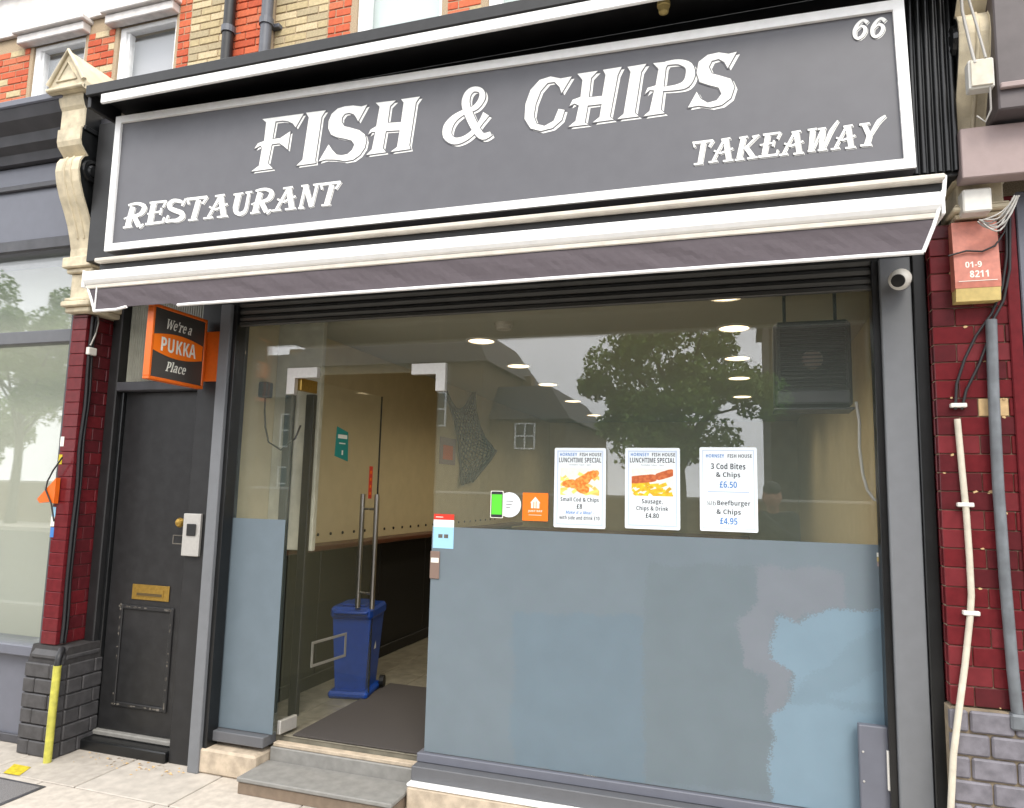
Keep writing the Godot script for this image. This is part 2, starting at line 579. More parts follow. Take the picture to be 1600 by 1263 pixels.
# ---------------------------------------------------------------- street
func build_street() -> void:
	setting(bx("road", V(-60, -0.4, 3.95), V(60, -0.13, 15.0), mats.asphalt, null, 0.0))
	setting(bx("ground", V(-150, -0.75, -150), V(150, -0.45, 150), mats.asphalt, null, 0.0))
	var pv := setting_node("pavement")
	bx("bedding", V(-30, -0.4, -0.6), V(30, -0.012, 3.8), mats.slab_joint, pv, 0.0)
	var z := -0.02
	var row := 0
	var depth := [0.52, 0.60, 0.60, 0.60, 0.60, 0.60]
	for d in depth:
		var x := -7.4 - 0.42 * (row % 2) + 0.13 * row
		while x < 3.6:
			var w: float = [0.62, 0.76, 0.9][rng.randi() % 3]
			var dy := rng.randf_range(-0.0015, 0.0015)
			bx("slab", V(x + 0.004, -0.06, z + 0.004), V(x + w - 0.004, dy, z + d - 0.004), mats["slab%d" % (rng.randi() % 3)], pv, 0.004)
			x += w
		z += d
		row += 1
	var kb := setting_node("kerb")
	var kx := -12.0
	while kx < 8.0:
		bx("kerb_stone", V(kx + 0.004, -0.3, 3.802), V(kx + 0.91, 0.0, 3.95), mats.kerb_stone, kb, 0.012)
		kx += 0.915
	setting(bx("far_pavement", V(-60, -0.4, 15.0), V(60, 0.0, 17.4), mats.slab1, null, 0.0))
	# painted service mark and iron cover let into the slabs
	var a := ph(5, 1208, 0.004); var b := ph(22, 1194, 0.004); var c := ph(48, 1199, 0.004); var d2 := ph(30, 1212, 0.004)
	var mb := MB.new()
	mb.plate(PackedVector2Array([Vector2(a.x, -a.z), Vector2(b.x, -b.z), Vector2(c.x, -c.z), Vector2(d2.x, -d2.z)]), 0.0, 0.0015)
	var m := put(mb, "painted_mark", mats.yellow_mark)
	m.rotation.x = -PI / 2
	m.position.y = 0.003
	tag(m, "faded yellow painted service mark on the paving by the black plinth", "marking")
	var cv := thing("access_cover", "dark rectangular iron access cover set in the pale paving", "cover", V(-3.78, 0.002, 0.75))
	bx("cover_plate", V(-3.98, 0.002, 0.57), V(-3.55, 0.006, 0.92), mats.iron_cover, cv, 0.001)
	bx("cover_rim", V(-4.0, 0.0018, 0.55), V(-3.53, 0.004, 0.94), mats.slate_dark, cv, 0.001)
	# grit and dead leaves swept against the threshold
	var st := MB.new()
	for k in 70:
		var p := V(rng.randf_range(-3.75, -3.0), 0.003, 0.10 + absf(rng.randfn(0, 0.06)))
		var s := rng.randf_range(0.004, 0.014)
		var t := rng.randf() * TAU
		var e := V(cos(t), 0.15, sin(t)) * s
		var g := V(-sin(t), 0.1, cos(t)) * s * 0.5
		st.quad(p - e, p + g + V(0, 0.003, 0), p + e, p - g, Vector3.UP)
	var lit := put(st, "litter", mats.tile_bare)
	lit.set_meta("kind", "stuff")
	tag(lit, "scattered crumbs of dead leaf and grit below the black door", "litter")

func leafy(at: Vector3, r: Vector3, count: int, leaf: float, sd: int) -> MB:
	var g := RandomNumberGenerator.new()
	g.seed = sd
	var clumps := []
	for k in 26:
		var d := V(g.randfn(), g.randfn(), g.randfn()).normalized() * pow(g.randf(), 0.45)
		clumps.append([at + d * r * 0.85, g.randf_range(0.16, 0.34)])
	var mb := MB.new()
	for k in count:
		var c = clumps[g.randi() % clumps.size()]
		var d := V(g.randfn(), g.randfn() * 0.8, g.randfn()).normalized() * pow(g.randf(), 0.4)
		var p: Vector3 = c[0] + d * r * c[1]
		var n := V(g.randfn(), g.randfn() + 0.6, g.randfn()).normalized()
		var s := n.cross(V(g.randfn(), g.randfn(), g.randfn())).normalized() * leaf * g.randf_range(0.6, 1.2)
		var t := n.cross(s) * 0.6
		mb.tri(p - s, p + t, p + s * 1.1, n)
		mb.tri(p - s, p - t, p + s * 1.1, n)
	return mb
func tree(label: String, base: Vector3, height: float, crown: Vector3, sd: int, group: String) -> void:
	var t := thing("street_tree", label, "tree", base, group)
	var g := RandomNumberGenerator.new()
	g.seed = sd
	var mb := MB.new()
	var c := V(0, height - crown.y, 0)
	mb.tube([V(0, -0.05, 0), V(0.05, height * 0.25, 0.03), V(-0.03, height * 0.45, 0), c], [0.2, 0.15, 0.12, 0.07], 10)
	for k in 9:
		var a := TAU * k / 9.0 + g.randf()
		var s := V(0, height * g.randf_range(0.28, 0.5), 0)
		var e := c + V(cos(a) * crown.x * 0.7, crown.y * g.randf_range(-0.3, 0.6), sin(a) * crown.z * 0.7)
		mb.tube([s, s.lerp(e, 0.5) + V(0, 0.25, 0), e], [0.07, 0.045, 0.015], 6)
	put(mb, "trunk", mats.bark, t)
	put(leafy(c, crown, 20000, 0.085, sd), "crown", mats.leaf, t)

func house(called_label: String, lo: Vector3, hi: Vector3, wall: Material, roof_h: float, wins: Array) -> Node3D:
	var h := thing("house", called_label, "house", V((lo.x + hi.x) / 2, 0, (lo.z + hi.z) / 2))
	bx("wall", V(lo.x, -0.4, lo.z), hi, wall, h, 0.0)
	var o := h.position
	var mb := MB.new()
	var e := 0.25
	var q := [V(lo.x - e, hi.y, lo.z - e) - o, V(hi.x + e, hi.y, lo.z - e) - o, V(hi.x + e, hi.y, hi.z + e) - o, V(lo.x - e, hi.y, hi.z + e) - o]
	var i := 0.9
	var p := [V(lo.x + i, hi.y + roof_h, lo.z + i) - o, V(hi.x - i, hi.y + roof_h, lo.z + i) - o, V(hi.x - i, hi.y + roof_h, hi.z - i) - o, V(lo.x + i, hi.y + roof_h, hi.z - i) - o]
	var cc := V(0, hi.y + roof_h / 2, 0)
	for k in 4:
		var n := (k + 1) % 4
		mb.quad(q[k], q[n], p[n], p[k], (q[k] + q[n]) / 2 - cc + V(0, 0.1, 0))
	mb.quad(p[0], p[1], p[2], p[3], Vector3.UP)
	mb.quad(q[0], q[1], q[2], q[3], Vector3.DOWN)
	var rf := put(mb, "roof", mats.roof_slate, h)
	bx("chimney", V((lo.x + hi.x) / 2 - 0.4, hi.y + roof_h - 0.1, (lo.z + hi.z) / 2 - 0.3), V((lo.x + hi.x) / 2 + 0.4, hi.y + roof_h + 1.0, (lo.z + hi.z) / 2 + 0.3), wall, rf, 0.02)
	for w in wins:
		var wn := bx("window", V(w[0], w[1], lo.z - 0.03), V(w[0] + w[2], w[1] + w[3], lo.z - 0.002), mats.dark_plastic, h, 0.0)
		var fr := MB.new()
		var W: float = w[2]; var H: float = w[3]; var t := 0.06
		fr.box(V(-W / 2 - t, -t, -0.05), V(-W / 2, H + t, 0.02)); fr.box(V(W / 2, -t, -0.05), V(W / 2 + t, H + t, 0.02))
		fr.box(V(-W / 2, -t, -0.05), V(W / 2, 0, 0.02)); fr.box(V(-W / 2, H, -0.05), V(W / 2, H + t, 0.02))
		fr.box(V(-0.03, 0, -0.045), V(0.03, H, 0.015)); fr.box(V(-W / 2, H * 0.5 - 0.03, -0.042), V(W / 2, H * 0.5 + 0.03, 0.012))
		put(fr, "frame", mats.white_paint, wn)
	return h

func build_opposite() -> void:
	# across the road: seen mirrored in the shop glass
	var mir := func(x: float, y: float, d: float) -> Vector3:
		var p := pz(x, y, -d)
		return V(p.x, p.y, d)
	var r: Vector3 = mir.call(883, 655, 24.0)
	var w: Vector3 = mir.call(806, 700, 24.0)
	house("tan brick house with slate roof across the road", V(r.x - 6.2, 0, 24), V(r.x, r.y, 33), mats.house_tan, 1.5, [[w.x, w.y, 0.75, 0.95], [w.x - 3.0, w.y, 0.9, 0.95]])
	var r2: Vector3 = mir.call(755, 565, 23.0)
	house("taller tan brick house with white windows across the road", V(r2.x - 9.0, 0, 23), V(r2.x, r2.y, 31), mats.house_tan, 1.8, [[r2.x - 2.6, 4.2, 1.0, 1.3], [r2.x - 5.4, 4.2, 1.0, 1.3], [r2.x - 8.0, 4.2, 1.0, 1.3], [r2.x - 5.4, 1.0, 1.2, 1.5]])
	house("tan brick end house with bay windows far along the opposite terrace", V(-27.5, 0, 24), V(-17.5, 5.6, 33), mats.house_tan, 2.2, [[-20, 3.4, 1.1, 1.4], [-23.2, 3.4, 1.1, 1.4], [-26, 3.4, 1.1, 1.4], [-20, 1.0, 1.1, 1.4], [-23.2, 1.0, 1.1, 1.4]])
	var b: Vector3 = mir.call(1205, 700, 20.0)
	house("red brick house with white sash windows across the road", V(b.x, 0, 20), V(b.x + 9.0, 8.4, 29), mats.house_red, 1.8, [[b.x + 5.6, 1.9, 1.5, 1.7], [b.x + 6.4, 5.4, 1.3, 1.6]])
	var gw := thing("garden_wall", "long low tan garden wall across the road", "wall", V(0, 0, 17.6))
	bx("wall", V(-40, -0.1, 17.45), V(40, 1.48, 17.65), mats.house_tan, gw, 0.0)
	bx("coping", V(-40, 1.482, 17.42), V(40, 1.56, 17.68), mats.slab0, gw, 0.01)
	var c: Vector3 = mir.call(1060, 600, 16.2)
	tree("broad leafy street tree standing before the red brick house", V(c.x, 0, 16.2), c.y + 2.35, V(2.85, 2.45, 2.5), 11, "trees across the road")
	tree("tall slim leafy street tree beyond the far end house", V(-25.6, 0, 16.2), 9.3, V(3.1, 2.9, 2.6), 12, "trees across the road")
	tree("short leafy tree behind the garden wall of the end house", V(-32.5, 0, 18.8), 6.8, V(3.0, 2.6, 2.6), 13, "trees across the road")

# ---------------------------------------------------------------- brickwork
func brick_face(parent: Node3D, x0: float, x1: float, y0: float, y1: float, z: float, kinds: Array, course: float, length: float, teeth := 0.0) -> void:
	# stretcher bond of single bricks standing 8 mm proud of the mortar at z
	var y := y0
	var row := 0
	while y < y1 - 0.02:
		var a := x0 - (length / 2 if row % 2 == 1 else 0.0)
		while a < x1:
			var l := maxf(a, x0); var r := minf(a + length, x1)
			if r - l > 0.03:
				bx("brick", V(snappedf(l, 0.001) + 0.005, y + 0.005, z - 0.03), V(snappedf(r, 0.001) - 0.005, y + course - 0.005, z + 0.006 + 0.003 * (rng.randi() % 2)), kinds[rng.randi() % kinds.size()], parent, 0.004)
			a += length
		y += course
		row += 1
func build_upper() -> void:
	# the old house front stands back behind the flat roof of the shop
	var Z := -1.4
	var red := []; var yel := []
	for k in 4:
		red.append(mats["brick_red%d" % k]); yel.append(mats["brick_yellow%d" % k])
	var at := func(x: float, y: float) -> Vector3: return pz(x, y, Z)
	var xs := {}
	for k in [["a0", -40, 150], ["w1l", 48, 120], ["w1r", 128, 120], ["w2l", 182, 90], ["w2r", 274, 60], ["q1", 297, 60], ["p1", 366, 50], ["p2", 424, 50], ["q2", 513, 30], ["w3l", 557, 30], ["w3r", 690, 20], ["w4l", 762, 10], ["w4r", 905, -10]]:
		xs[k[0]] = at.call(k[1], k[2]).x
	var y0 := 5.0
	var lint: float = at.call(200, 40).y
	var top := 8.0
	var lb := thing("brick_house", "brick house with white lintels standing behind the left neighbour's shop", "building", V(-5.4, 0, Z))
	var cb := thing("brick_house", "yellow brick house with red brick edging above the black shop sign", "building", V(-1.6, 0, Z))
	var split: float = (xs.p1 + xs.q1) / 2 + 0.2
	# mortar backing, pierced by the windows
	var back := func(parent: Node3D, a: float, b: float, lo: float, hi: float) -> void:
		bx("wall", V(a, lo, Z - 0.3), V(b, hi, Z), mats.mortar_upper, parent, 0.0)
	back.call(lb, -9.0, xs.w1l, 3.3, top); back.call(lb, xs.w1r, xs.w2l, 3.3, top); back.call(lb, xs.w2r, split, 3.3, top)
	back.call(lb, xs.w1l, xs.w1r, lint, top); back.call(lb, xs.w2l, xs.w2r, lint, top)
	back.call(lb, xs.w1l, xs.w1r, 3.3, 3.95); back.call(lb, xs.w2l, xs.w2r, 3.3, 3.95)
	back.call(cb, split, xs.w3l, 3.3, top); back.call(cb, xs.w3r, xs.w4l, 3.3, top); back.call(cb, xs.w4r, 3.5, 3.3, top)
	back.call(cb, xs.w3l, xs.w3r, 7.2, top); back.call(cb, xs.w4l, xs.w4r, 7.2, top); back.call(cb, xs.w3l, xs.w3r, 3.3, 3.95); back.call(cb, xs.w4l, xs.w4r, 3.3, 3.95)
	var C := 0.075
	# left house: red piers beside the windows, yellow between
	brick_face(lb, -8.6, xs.w1l - 0.62, y0, lint - 0.02, Z, yel, C, 0.225)
	brick_face(lb, xs.w1l - 0.62, xs.w1l - 0.04, y0, lint - 0.02, Z, red + [yel[0]], C, 0.2)
	brick_face(lb, xs.w1r + 0.04, xs.w2l - 0.04, y0, lint - 0.02, Z, red + red + [yel[2]], C, 0.18)
	brick_face(lb, xs.w2r + 0.03, xs.q1, y0, 6.75, Z, red, C, 0.14)
	brick_face(lb, xs.q1, split - 0.06, y0, 6.75, Z, yel, C, 0.225)
	# the red brick pier between the two downpipes, then yellow brick with red edging
	brick_face(cb, split, xs.p2 + 0.02, y0, 6.6, Z + 0.05, red, C, 0.225)
	bx("pier", V(split - 0.03, 3.3, Z + 0.001), V(xs.p2 + 0.03, top, Z + 0.045), mats.mortar_upper, cb, 0.0)
	brick_face(cb, xs.p2 + 0.035, xs.q2, y0, 6.5, Z, yel, C, 0.225)
	brick_face(cb, xs.q2, xs.w3l - 0.05, y0, 6.5, Z, red, C, 0.15)
	brick_face(cb, xs.w3r + 0.05, xs.w4l - 0.05, y0, 6.3, Z, red + [yel[1]], C, 0.2)
	# white lintels
	for k in [[lb, xs.w1l - 0.14, xs.w1r + 0.05], [lb, xs.w2l - 0.1, xs.w2r + 0.02]]:
		bx("lintel", V(k[1], lint, Z - 0.02), V(k[2], lint + 0.09, Z + 0.09), mats.white_stone, k[0], 0.008)
		bx("lintel_band", V(k[1] - 0.03, lint + 0.092, Z - 0.02), V(k[2] + 0.03, lint + 0.14, Z + 0.13), mats.white_stone, k[0], 0.008)
	bx("frieze", V(-8.0, lint + 0.142, Z + 0.002), V(xs.w2r + 0.02, lint + 1.1, Z + 0.045), mats.white_stone, lb, 0.006)
	bx("frieze_moulding", V(-8.0, lint + 0.62, Z + 0.046), V(xs.w2r + 0.02, lint + 0.70, Z + 0.14), mats.white_stone, lb, 0.01)
	# sash windows
	for k in [[lb, xs.w1l, xs.w1r, lint, "blind_grey"], [lb, xs.w2l, xs.w2r, lint, "blind_grey"], [cb, xs.w3l, xs.w3r, 7.2, "blind_green"], [cb, xs.w4l, xs.w4r, 7.2, "blind_green"]]:
		var x0: float = k[1]; var x1: float = k[2]; var yt: float = k[3]
		var w := Node3D.new()
		w.name = "window"
		k[0].add_child(w, true)
		w.position = V((x0 + x1) / 2, 3.95, Z) - k[0].position
		var fr := MB.new()
		var hw := (x1 - x0) / 2; var hh := yt - 3.95
		fr.box(V(-hw, 0, -0.10), V(-hw + 0.07, hh, -0.02), 0.006); fr.box(V(hw - 0.035, 0, -0.10), V(hw, hh, -0.02), 0.006)
		fr.box(V(-hw + 0.07, hh - 0.05, -0.10), V(hw - 0.035, hh, -0.02), 0.006); fr.box(V(-hw + 0.07, 0, -0.10), V(hw - 0.035, 0.08, -0.02), 0.006)
		fr.box(V(-hw + 0.07, 0.08, -0.11), V(-hw + 0.10, hh - 0.05, -0.04), 0.004)
		put(fr, "frame", mats.white_paint, w)
		var pn := MB.new()
		pn.box(V(-hw + 0.10, 0.08, -0.078), V(hw - 0.035, hh - 0.05, -0.072))
		put(pn, "pane", mats.glass, w)
		var bl := MB.new()
		bl.box(V(-hw + 0.02, 0.02, -0.18), V(hw - 0.02, hh - 0.02, -0.16))
		put(bl, "blind", mats[k[4]], w)
	# downpipes
	for k in [[366, "black cast downpipe at the left edge of the red brick pier", 0.05], [424, "grey downpipe at the right edge of the red brick pier", 0.05]]:
		var x: float = at.call(k[0] + 4, 50).x
		var d := thing("downpipe", k[1], "pipe", V(x, 3.4, Z + 0.11))
		var mb := MB.new()
		mb.tube([V(0, 0, 0), V(0, 4.2, 0)], k[2], 12)
		put(mb, "pipe", mats.pipe_grey if k[0] > 400 else mats.black_paint, d)
		for h in [1.3, 2.25, 3.4]:
			var br := MB.new()
			br.lathe([[0, 0.05], [0, 0.062], [0.06, 0.062], [0.06, 0.05]], V(0, h, 0), Vector3.UP, 14)
			br.box(V(-0.09, h + 0.01, -0.11), V(0.09, h + 0.05, -0.055), 0.004)
			put(br, "bracket", mats.pipe_grey, d)
	# flat lead roof of the shops
	var fr2 := thing("flat_roof", "dark flat roof of the shop running back to the house wall", "roof", V(-1.5, 3.9, -0.5))
	bx("roof_deck", V(-8.0, 3.88, -1.39), V(3.0, 3.92, 0.30), mats.slate_dark, fr2, 0.0)

# ---------------------------------------------------------------- inside of the shop
func build_room() -> void:
	var x0 := -2.97; var x1 := 0.74
	setting(bx("floor", V(x0 - 0.1, -0.1, -7.6), V(x1 + 0.1, 0.195, -0.07), mats.floor_tile, null, 0.0))
	setting(bx("ceiling", V(x0 - 0.1, 2.72, -7.6), V(x1 + 0.1, 2.86, -0.06), mats.ceiling_white, null, 0.0))
	setting(bx("wall_back", V(x0 - 0.1, 0.197, -7.6), V(x1 + 0.1, 2.718, -7.5), mats.wall_tan, null, 0.0))
	setting(bx("wall_left", V(x0 - 0.1, 0.197, -7.498), V(x0, 2.718, -0.06), mats.wall_tan, null, 0.0))
	setting(bx("wall_right", V(x1, 0.197, -7.498), V(x1 + 0.1, 2.718, -0.06), mats.wall_tan, null, 0.0))
	# floor tiles near the door
	var fl := setting_node("tiled_floor")
	for i in 9:
		for k in 8:
			bx("tile", V(x0 + 0.02 + i * 0.3 + 0.002, 0.1955, -0.36 - k * 0.3), V(x0 + 0.02 + i * 0.3 + 0.298, 0.2, -0.064 - k * 0.3), mats.floor_tile, fl, 0.001)

# ---------------------------------------------------------------- left neighbour
func build_neighbour_left() -> void:
	var n := thing("neighbour_shopfront", "slate grey shopfront with tall pale window left of the red tiled pilaster", "shopfront", V(-6.0, 0, 0.1))
	var xr := -4.075
	bx("stall_riser", V(-8.5, -0.05, -0.1), V(xr - 0.04, 0.53, 0.13), mats.slate_grey, n, 0.004)
	bx("skirting", V(-8.5, 0.0, 0.131), V(xr - 0.05, 0.05, 0.15), mats.slate_dark, n, 0.004)
	bx("sill", V(-8.5, 0.532, -0.02), V(xr - 0.02, 0.595, 0.20), mats.slate_grey, n, 0.006)
	bx("transom", V(-8.5, 2.50, 0.09), V(xr - 0.02, 2.585, 0.18), mats.grey_frame, n, 0.005)
	bx("mullion", V(xr - 0.045, 0.597, 0.08), V(xr - 0.01, 3.12, 0.19), mats.slate_dark, n, 0.004)
	bx("mullion", V(-6.6, 0.597, 0.125), V(-6.52, 2.498, 0.18), mats.grey_frame, n, 0.004)
	bx("window_pane", V(-6.518, 0.597, 0.14), V(xr - 0.047, 2.498, 0.148), mats.glass, n, 0.0)
	bx("window_pane", V(-8.5, 0.597, 0.14), V(-6.602, 2.498, 0.148), mats.glass, n, 0.0)
	bx("added_pane", V(-8.5, 0.597, 0.115), V(xr - 0.047, 2.498, 0.121), mats.glass, n, 0.0)  # second pane, added here and in the fanlight for a stronger reflection
	bx("added_pane", V(-8.5, 2.587, 0.115), V(xr - 0.047, 3.12, 0.121), mats.glass, n, 0.0)
	bx("fanlight_pane", V(-8.5, 2.587, 0.14), V(xr - 0.047, 3.12, 0.148), mats.glass, n, 0.0)
	bx("window_backing", V(-8.5, 0.4, -0.16), V(xr - 0.01, 3.2, -0.12), mats.blind_cream, n, 0.0)
	bx("fascia", V(-8.5, 3.122, -0.1), V(xr + 0.02, 3.74, 0.20), mats.slate_grey, n, 0.006)
	bx("fascia_bead", V(-8.5, 3.56, 0.201), V(xr + 0.01, 3.60, 0.225), mats.slate_dark, n, 0.006)
	bx("fascia_rail", V(-8.5, 3.122, 0.201), V(xr + 0.01, 3.20, 0.23), mats.slate_dark, n, 0.006)
	var mb := MB.new()
	mb.prism_x([Vector2(-0.1, 3.745), Vector2(0.24, 3.745), Vector2(0.26, 3.80), Vector2(0.32, 3.83), Vector2(0.34, 3.89), Vector2(0.42, 3.94), Vector2(0.45, 4.0), Vector2(0.45, 4.03), Vector2(-0.1, 4.10)], -8.5 + 6.0, xr + 0.03 + 6.0)
	put(mb, "cornice", mats.slate_dark, n, V(0, 0, -0.1))
	bx("cornice_flashing", V(-8.5, 4.005, 0.351), V(xr + 0.02, 4.055, 0.465), mats.slate_grey, n, 0.008)

# ---------------------------------------------------------------- pilasters and corbels
func console_bracket(label: String, x0: float, x1: float, foot: float) -> void:
	var c := thing("console_bracket", label, "bracket", V((x0 + x1) / 2, foot, 0.2))
	var o := c.position
	var prof := [[0.27, 3.02], [0.27, 3.08], [0.285, 3.14], [0.31, 3.22], [0.345, 3.30], [0.385, 3.38], [0.415, 3.46], [0.43, 3.53], [0.425, 3.59], [0.405, 3.625], [0.38, 3.64], [0.40, 3.66], [0.43, 3.69], [0.44, 3.72], [0.44, 3.80], [0.425, 3.81], [0.425, 3.93], [0.44, 3.95], [0.455, 3.99], [0.455, 4.02]]
	var fr := []
	var body := []
	for p in prof:
		fr.append(Vector2(p[0] - o.z, p[1] - o.y))
		body.append(Vector2(p[0] - o.z - 0.012, p[1] - o.y))
	var f2: Array = fr.duplicate()
	for k in range(prof.size() - 1, -1, -1): f2.append(body[k])
	var mb := MB.new()
	mb.prism_x(f2, x0 - o.x - 0.002, x1 - o.x + 0.002)
	for gx in [0.36, 0.64]:
		# raised fillets down the scroll
		var x := lerpf(x0, x1, gx) - o.x
		var pts := []
		for k in range(2, 10): pts.append(V(x, prof[k][1] - o.y, prof[k][0] - o.z))
		mb.tube(pts, 0.009, 6)
	put(mb, "scroll_front", mats.cream_stone, c)
	var bb: Array = body.duplicate()
	bb.append(Vector2(-0.22, 4.02 - o.y)); bb.append(Vector2(-0.22, 3.02 - o.y))
	var m2 := MB.new()
	m2.prism_x(bb, x0 - o.x, x1 - o.x)
	# carved volute rings on both cheeks
	for sx in [[x0, -1.0], [x1, 1.0]]:
		m2.lathe([[0.0, 0.075], [0.015, 0.07], [0.02, 0.05], [0.012, 0.042], [0.02, 0.03], [0.022, 0.0]], V(sx[0] - o.x, 3.55 - o.y, 0.33 - o.z), V(sx[1], 0, 0), 20)
		m2.lathe([[0.0, 0.05], [0.012, 0.045], [0.016, 0.02], [0.016, 0.0]], V(sx[0] - o.x, 3.13 - o.y, 0.2 - o.z), V(sx[1], 0, 0), 16)
		m2.box(V(sx[0] - o.x - 0.012, 3.79 - o.y, -0.2), V(sx[0] - o.x + 0.012, 3.82 - o.y, 0.22), 0.003)
	put(m2, "cheek", mats.black_gloss, c)
	# gabled cap running back to the wall
	var w := (x1 - x0) / 2 + 0.055
	var cap := MB.new()
	var tri2 := PackedVector2Array([Vector2(-w, 0), Vector2(w, 0), Vector2(w, 0.05), Vector2(0.0, 0.265), Vector2(-w, 0.05)])
	cap.plate(tri2, -0.75, 0.29)
	var rim := [V(-w, 0.05, 0.295), V(0, 0.265, 0.295), V(w, 0.05, 0.295)]
	cap.tube(rim, 0.016, 6)
	cap.tube([V(-w, 0.015, 0.295), V(w, 0.015, 0.295)], 0.014, 6)
	cap.tube([V(-w * 0.55, 0.07, 0.292), V(0, 0.19, 0.292), V(w * 0.55, 0.07, 0.292), V(-w * 0.55, 0.07, 0.292)], 0.008, 5)
	put(cap, "gable_cap", mats.cream_stone, c, V(0, 4.022 - o.y, 0))
	# capital under the scroll
	var k2 := MB.new()
	for s in [[2.95, 3.018, 0.30, 0.03], [2.92, 2.949, 0.275, 0.015], [2.76, 2.919, 0.25, -0.004], [2.735, 2.759, 0.275, 0.012], [2.70, 2.734, 0.29, 0.022], [2.665, 2.699, 0.265, 0.008]]:
		var lift := func(h: float) -> float: return remap(h, 2.665, 3.018, foot, 3.018) - o.y
		k2.box(V(x0 - o.x - s[3], lift.call(s[0]), -0.2), V(x1 - o.x + s[3], lift.call(s[1]), s[2] - o.z), 0.006)
	put(k2, "capital", mats.cream_stone, c)

func build_pilasters() -> void:
	console_bracket("cream fronted scroll bracket with pointed stone cap left of the sign", -4.085, -3.90, 2.665)
	var reds := [mats.tile_red, mats.tile_red, mats.tile_red_b, mats.tile_red_c]
	# left pilaster: glazed brick shaft on a black painted brick plinth
	var p := thing("tiled_pilaster", "narrow red glazed pilaster on black brick plinth beside the black door", "pilaster", V(-4.0, 0, 0.1))
	bx("core", V(-4.066, 0.62, -0.05), V(-3.957, 2.662, 0.208), mats.tile_joint, p, 0.0)
	var y := 0.625
	var row := 0
	while y < 2.64:
		var h := minf(0.0775, 2.66 - y)
		bx("brick", V(-4.068, y + 0.0012, 0.19), V(-3.949, y + h - 0.0012, 0.222), reds[rng.randi() % 2], p, 0.0025)
		var cut := 0.105 if row % 2 == 0 else 0.045
		for s in [[-0.02, cut], [cut, 0.165]]:
			bx("brick", V(-3.97, y + 0.002, s[0] + 0.0015), V(-3.949 + 0.001 * (rng.randi() % 3), y + h - 0.002, s[1] - 0.0015), [mats.tile_red_b, mats.tile_red_b, mats.tile_red][rng.randi() % 3], p, 0.003)
		y += 0.0775
		row += 1
	var pl := MB.new()
	pl.prism_x([Vector2(-0.13, 0.0), Vector2(0.145, 0.0), Vector2(0.145, 0.52), Vector2(0.12, 0.62), Vector2(-0.13, 0.62)], -0.125, 0.155)
	put(pl, "plinth_core", mats.plinth_joint, p)
	y = 0.0
	row = 0
	while y < 0.52:
		var cuts := [-4.13, -4.04, -3.835] if row % 2 == 0 else [-4.13, -3.93, -3.835]
		for k in 2:
			bx("plinth_brick", V(cuts[k] + 0.002, y + 0.003, 0.22), V(cuts[k + 1] - 0.002, y + 0.0845, 0.26 + 0.002 * (rng.randi() % 3)), mats.plinth_black, p, 0.006)
		var zc := [-0.03, 0.11, 0.215] if row % 2 == 0 else [-0.03, 0.03, 0.215]
		for k in 2:
			bx("plinth_brick", V(-3.86, y + 0.003, zc[k] + 0.003), V(-3.836 + 0.002 * (rng.randi() % 3), y + 0.0845, zc[k + 1] - 0.003), mats.plinth_black, p, 0.006)
		y += 0.0875
		row += 1
	bx("plinth_cap", V(-4.125, 0.527, -0.03), V(-3.84, 0.60, 0.252), mats.plinth_black, p, 0.03)
	# black cables and a loose white socket on the pilaster
	var cb := thing("cable", "black cable running down the corner of the red pilaster by the door", "cable", V(-3.94, 0.6, 0.18))
	var mb := MB.new()
	for k in 2:
		var pts := []
		for i in 22: pts.append(V(0.004 + 0.004 * k + 0.003 * sin(i * 1.3 + k), 2.05 - i * 0.096, 0.012 - 0.02 * k + 0.004 * sin(i * 0.9)))
		mb.tube(pts, 0.011 - 0.003 * k, 6)
	put(mb, "sheath", mats.cable_black, cb)
	var so := thing("junction_box", "small white junction box dangling on a wire beside the awning", "box", V(-3.94, 2.3, 0.1))
	var a := pw(143, 548, -3.93) - so.position
	bx("box_body", so.position + a - V(0.016, 0.03, 0.03), so.position + a + V(0.012, 0.018, 0.03), mats.plastic_white, so, 0.004)
	var wr := MB.new()
	wr.tube([pw(152, 490, -3.935) - so.position, pw(153, 505, -3.93) - so.position, pw(148, 525, -3.925) - so.position, pw(141, 540, -3.925) - so.position], 0.006, 6)
	put(wr, "wire", mats.cable_grey, so)
	# yellow pole guard against the plinth
	var yp := thing("pipe_guard", "pale yellow pipe with black elbow leaning against the black plinth", "pipe", V(-3.83, 0, 0.30))
	var yb := MB.new()
	yb.tube([V(0.0, 0.0, 0.0), V(-0.003, 0.26, -0.004), V(-0.003, 0.535, -0.008)], 0.022, 14)
	put(yb, "sleeve", mats.yellow_pipe, yp)
	var el := MB.new()
	el.tube([V(-0.003, 0.53, -0.008), V(-0.003, 0.57, -0.01), V(-0.012, 0.60, -0.03), V(-0.04, 0.612, -0.06)], 0.019, 12)
	put(el, "elbow", mats.cable_black, yp)
	# orange rag and cable hanging at the neighbour's edge
	var rag := thing("orange_bag", "small orange bag hanging from a thin cable by the red pilaster", "bag", V(-4.10, 1.5, 0.23))
	var rb := MB.new()
	var q := []
	for k in [[92, 747], [62, 780], [66, 786], [80, 784], [88, 787], [90, 770]]: q.append(pz(k[0], k[1], 0.24))
	var pol := PackedVector2Array()
	for k in q: pol.append(Vector2(k.x + 4.10, k.y - 1.5))
	rb.plate(pol, 0.0, 0.03)
	put(rb, "cloth", mats.orange_metal, rag)
	var rc := MB.new()
	var pts2 := []
	for k in [[97, 715], [83, 735], [74, 752], [71, 765], [80, 788], [84, 815]]: pts2.append(pz(k[0], k[1], 0.265) - rag.position)
	rc.tube(pts2, 0.005, 6)
	put(rc, "cord", mats.cable_black, rag)
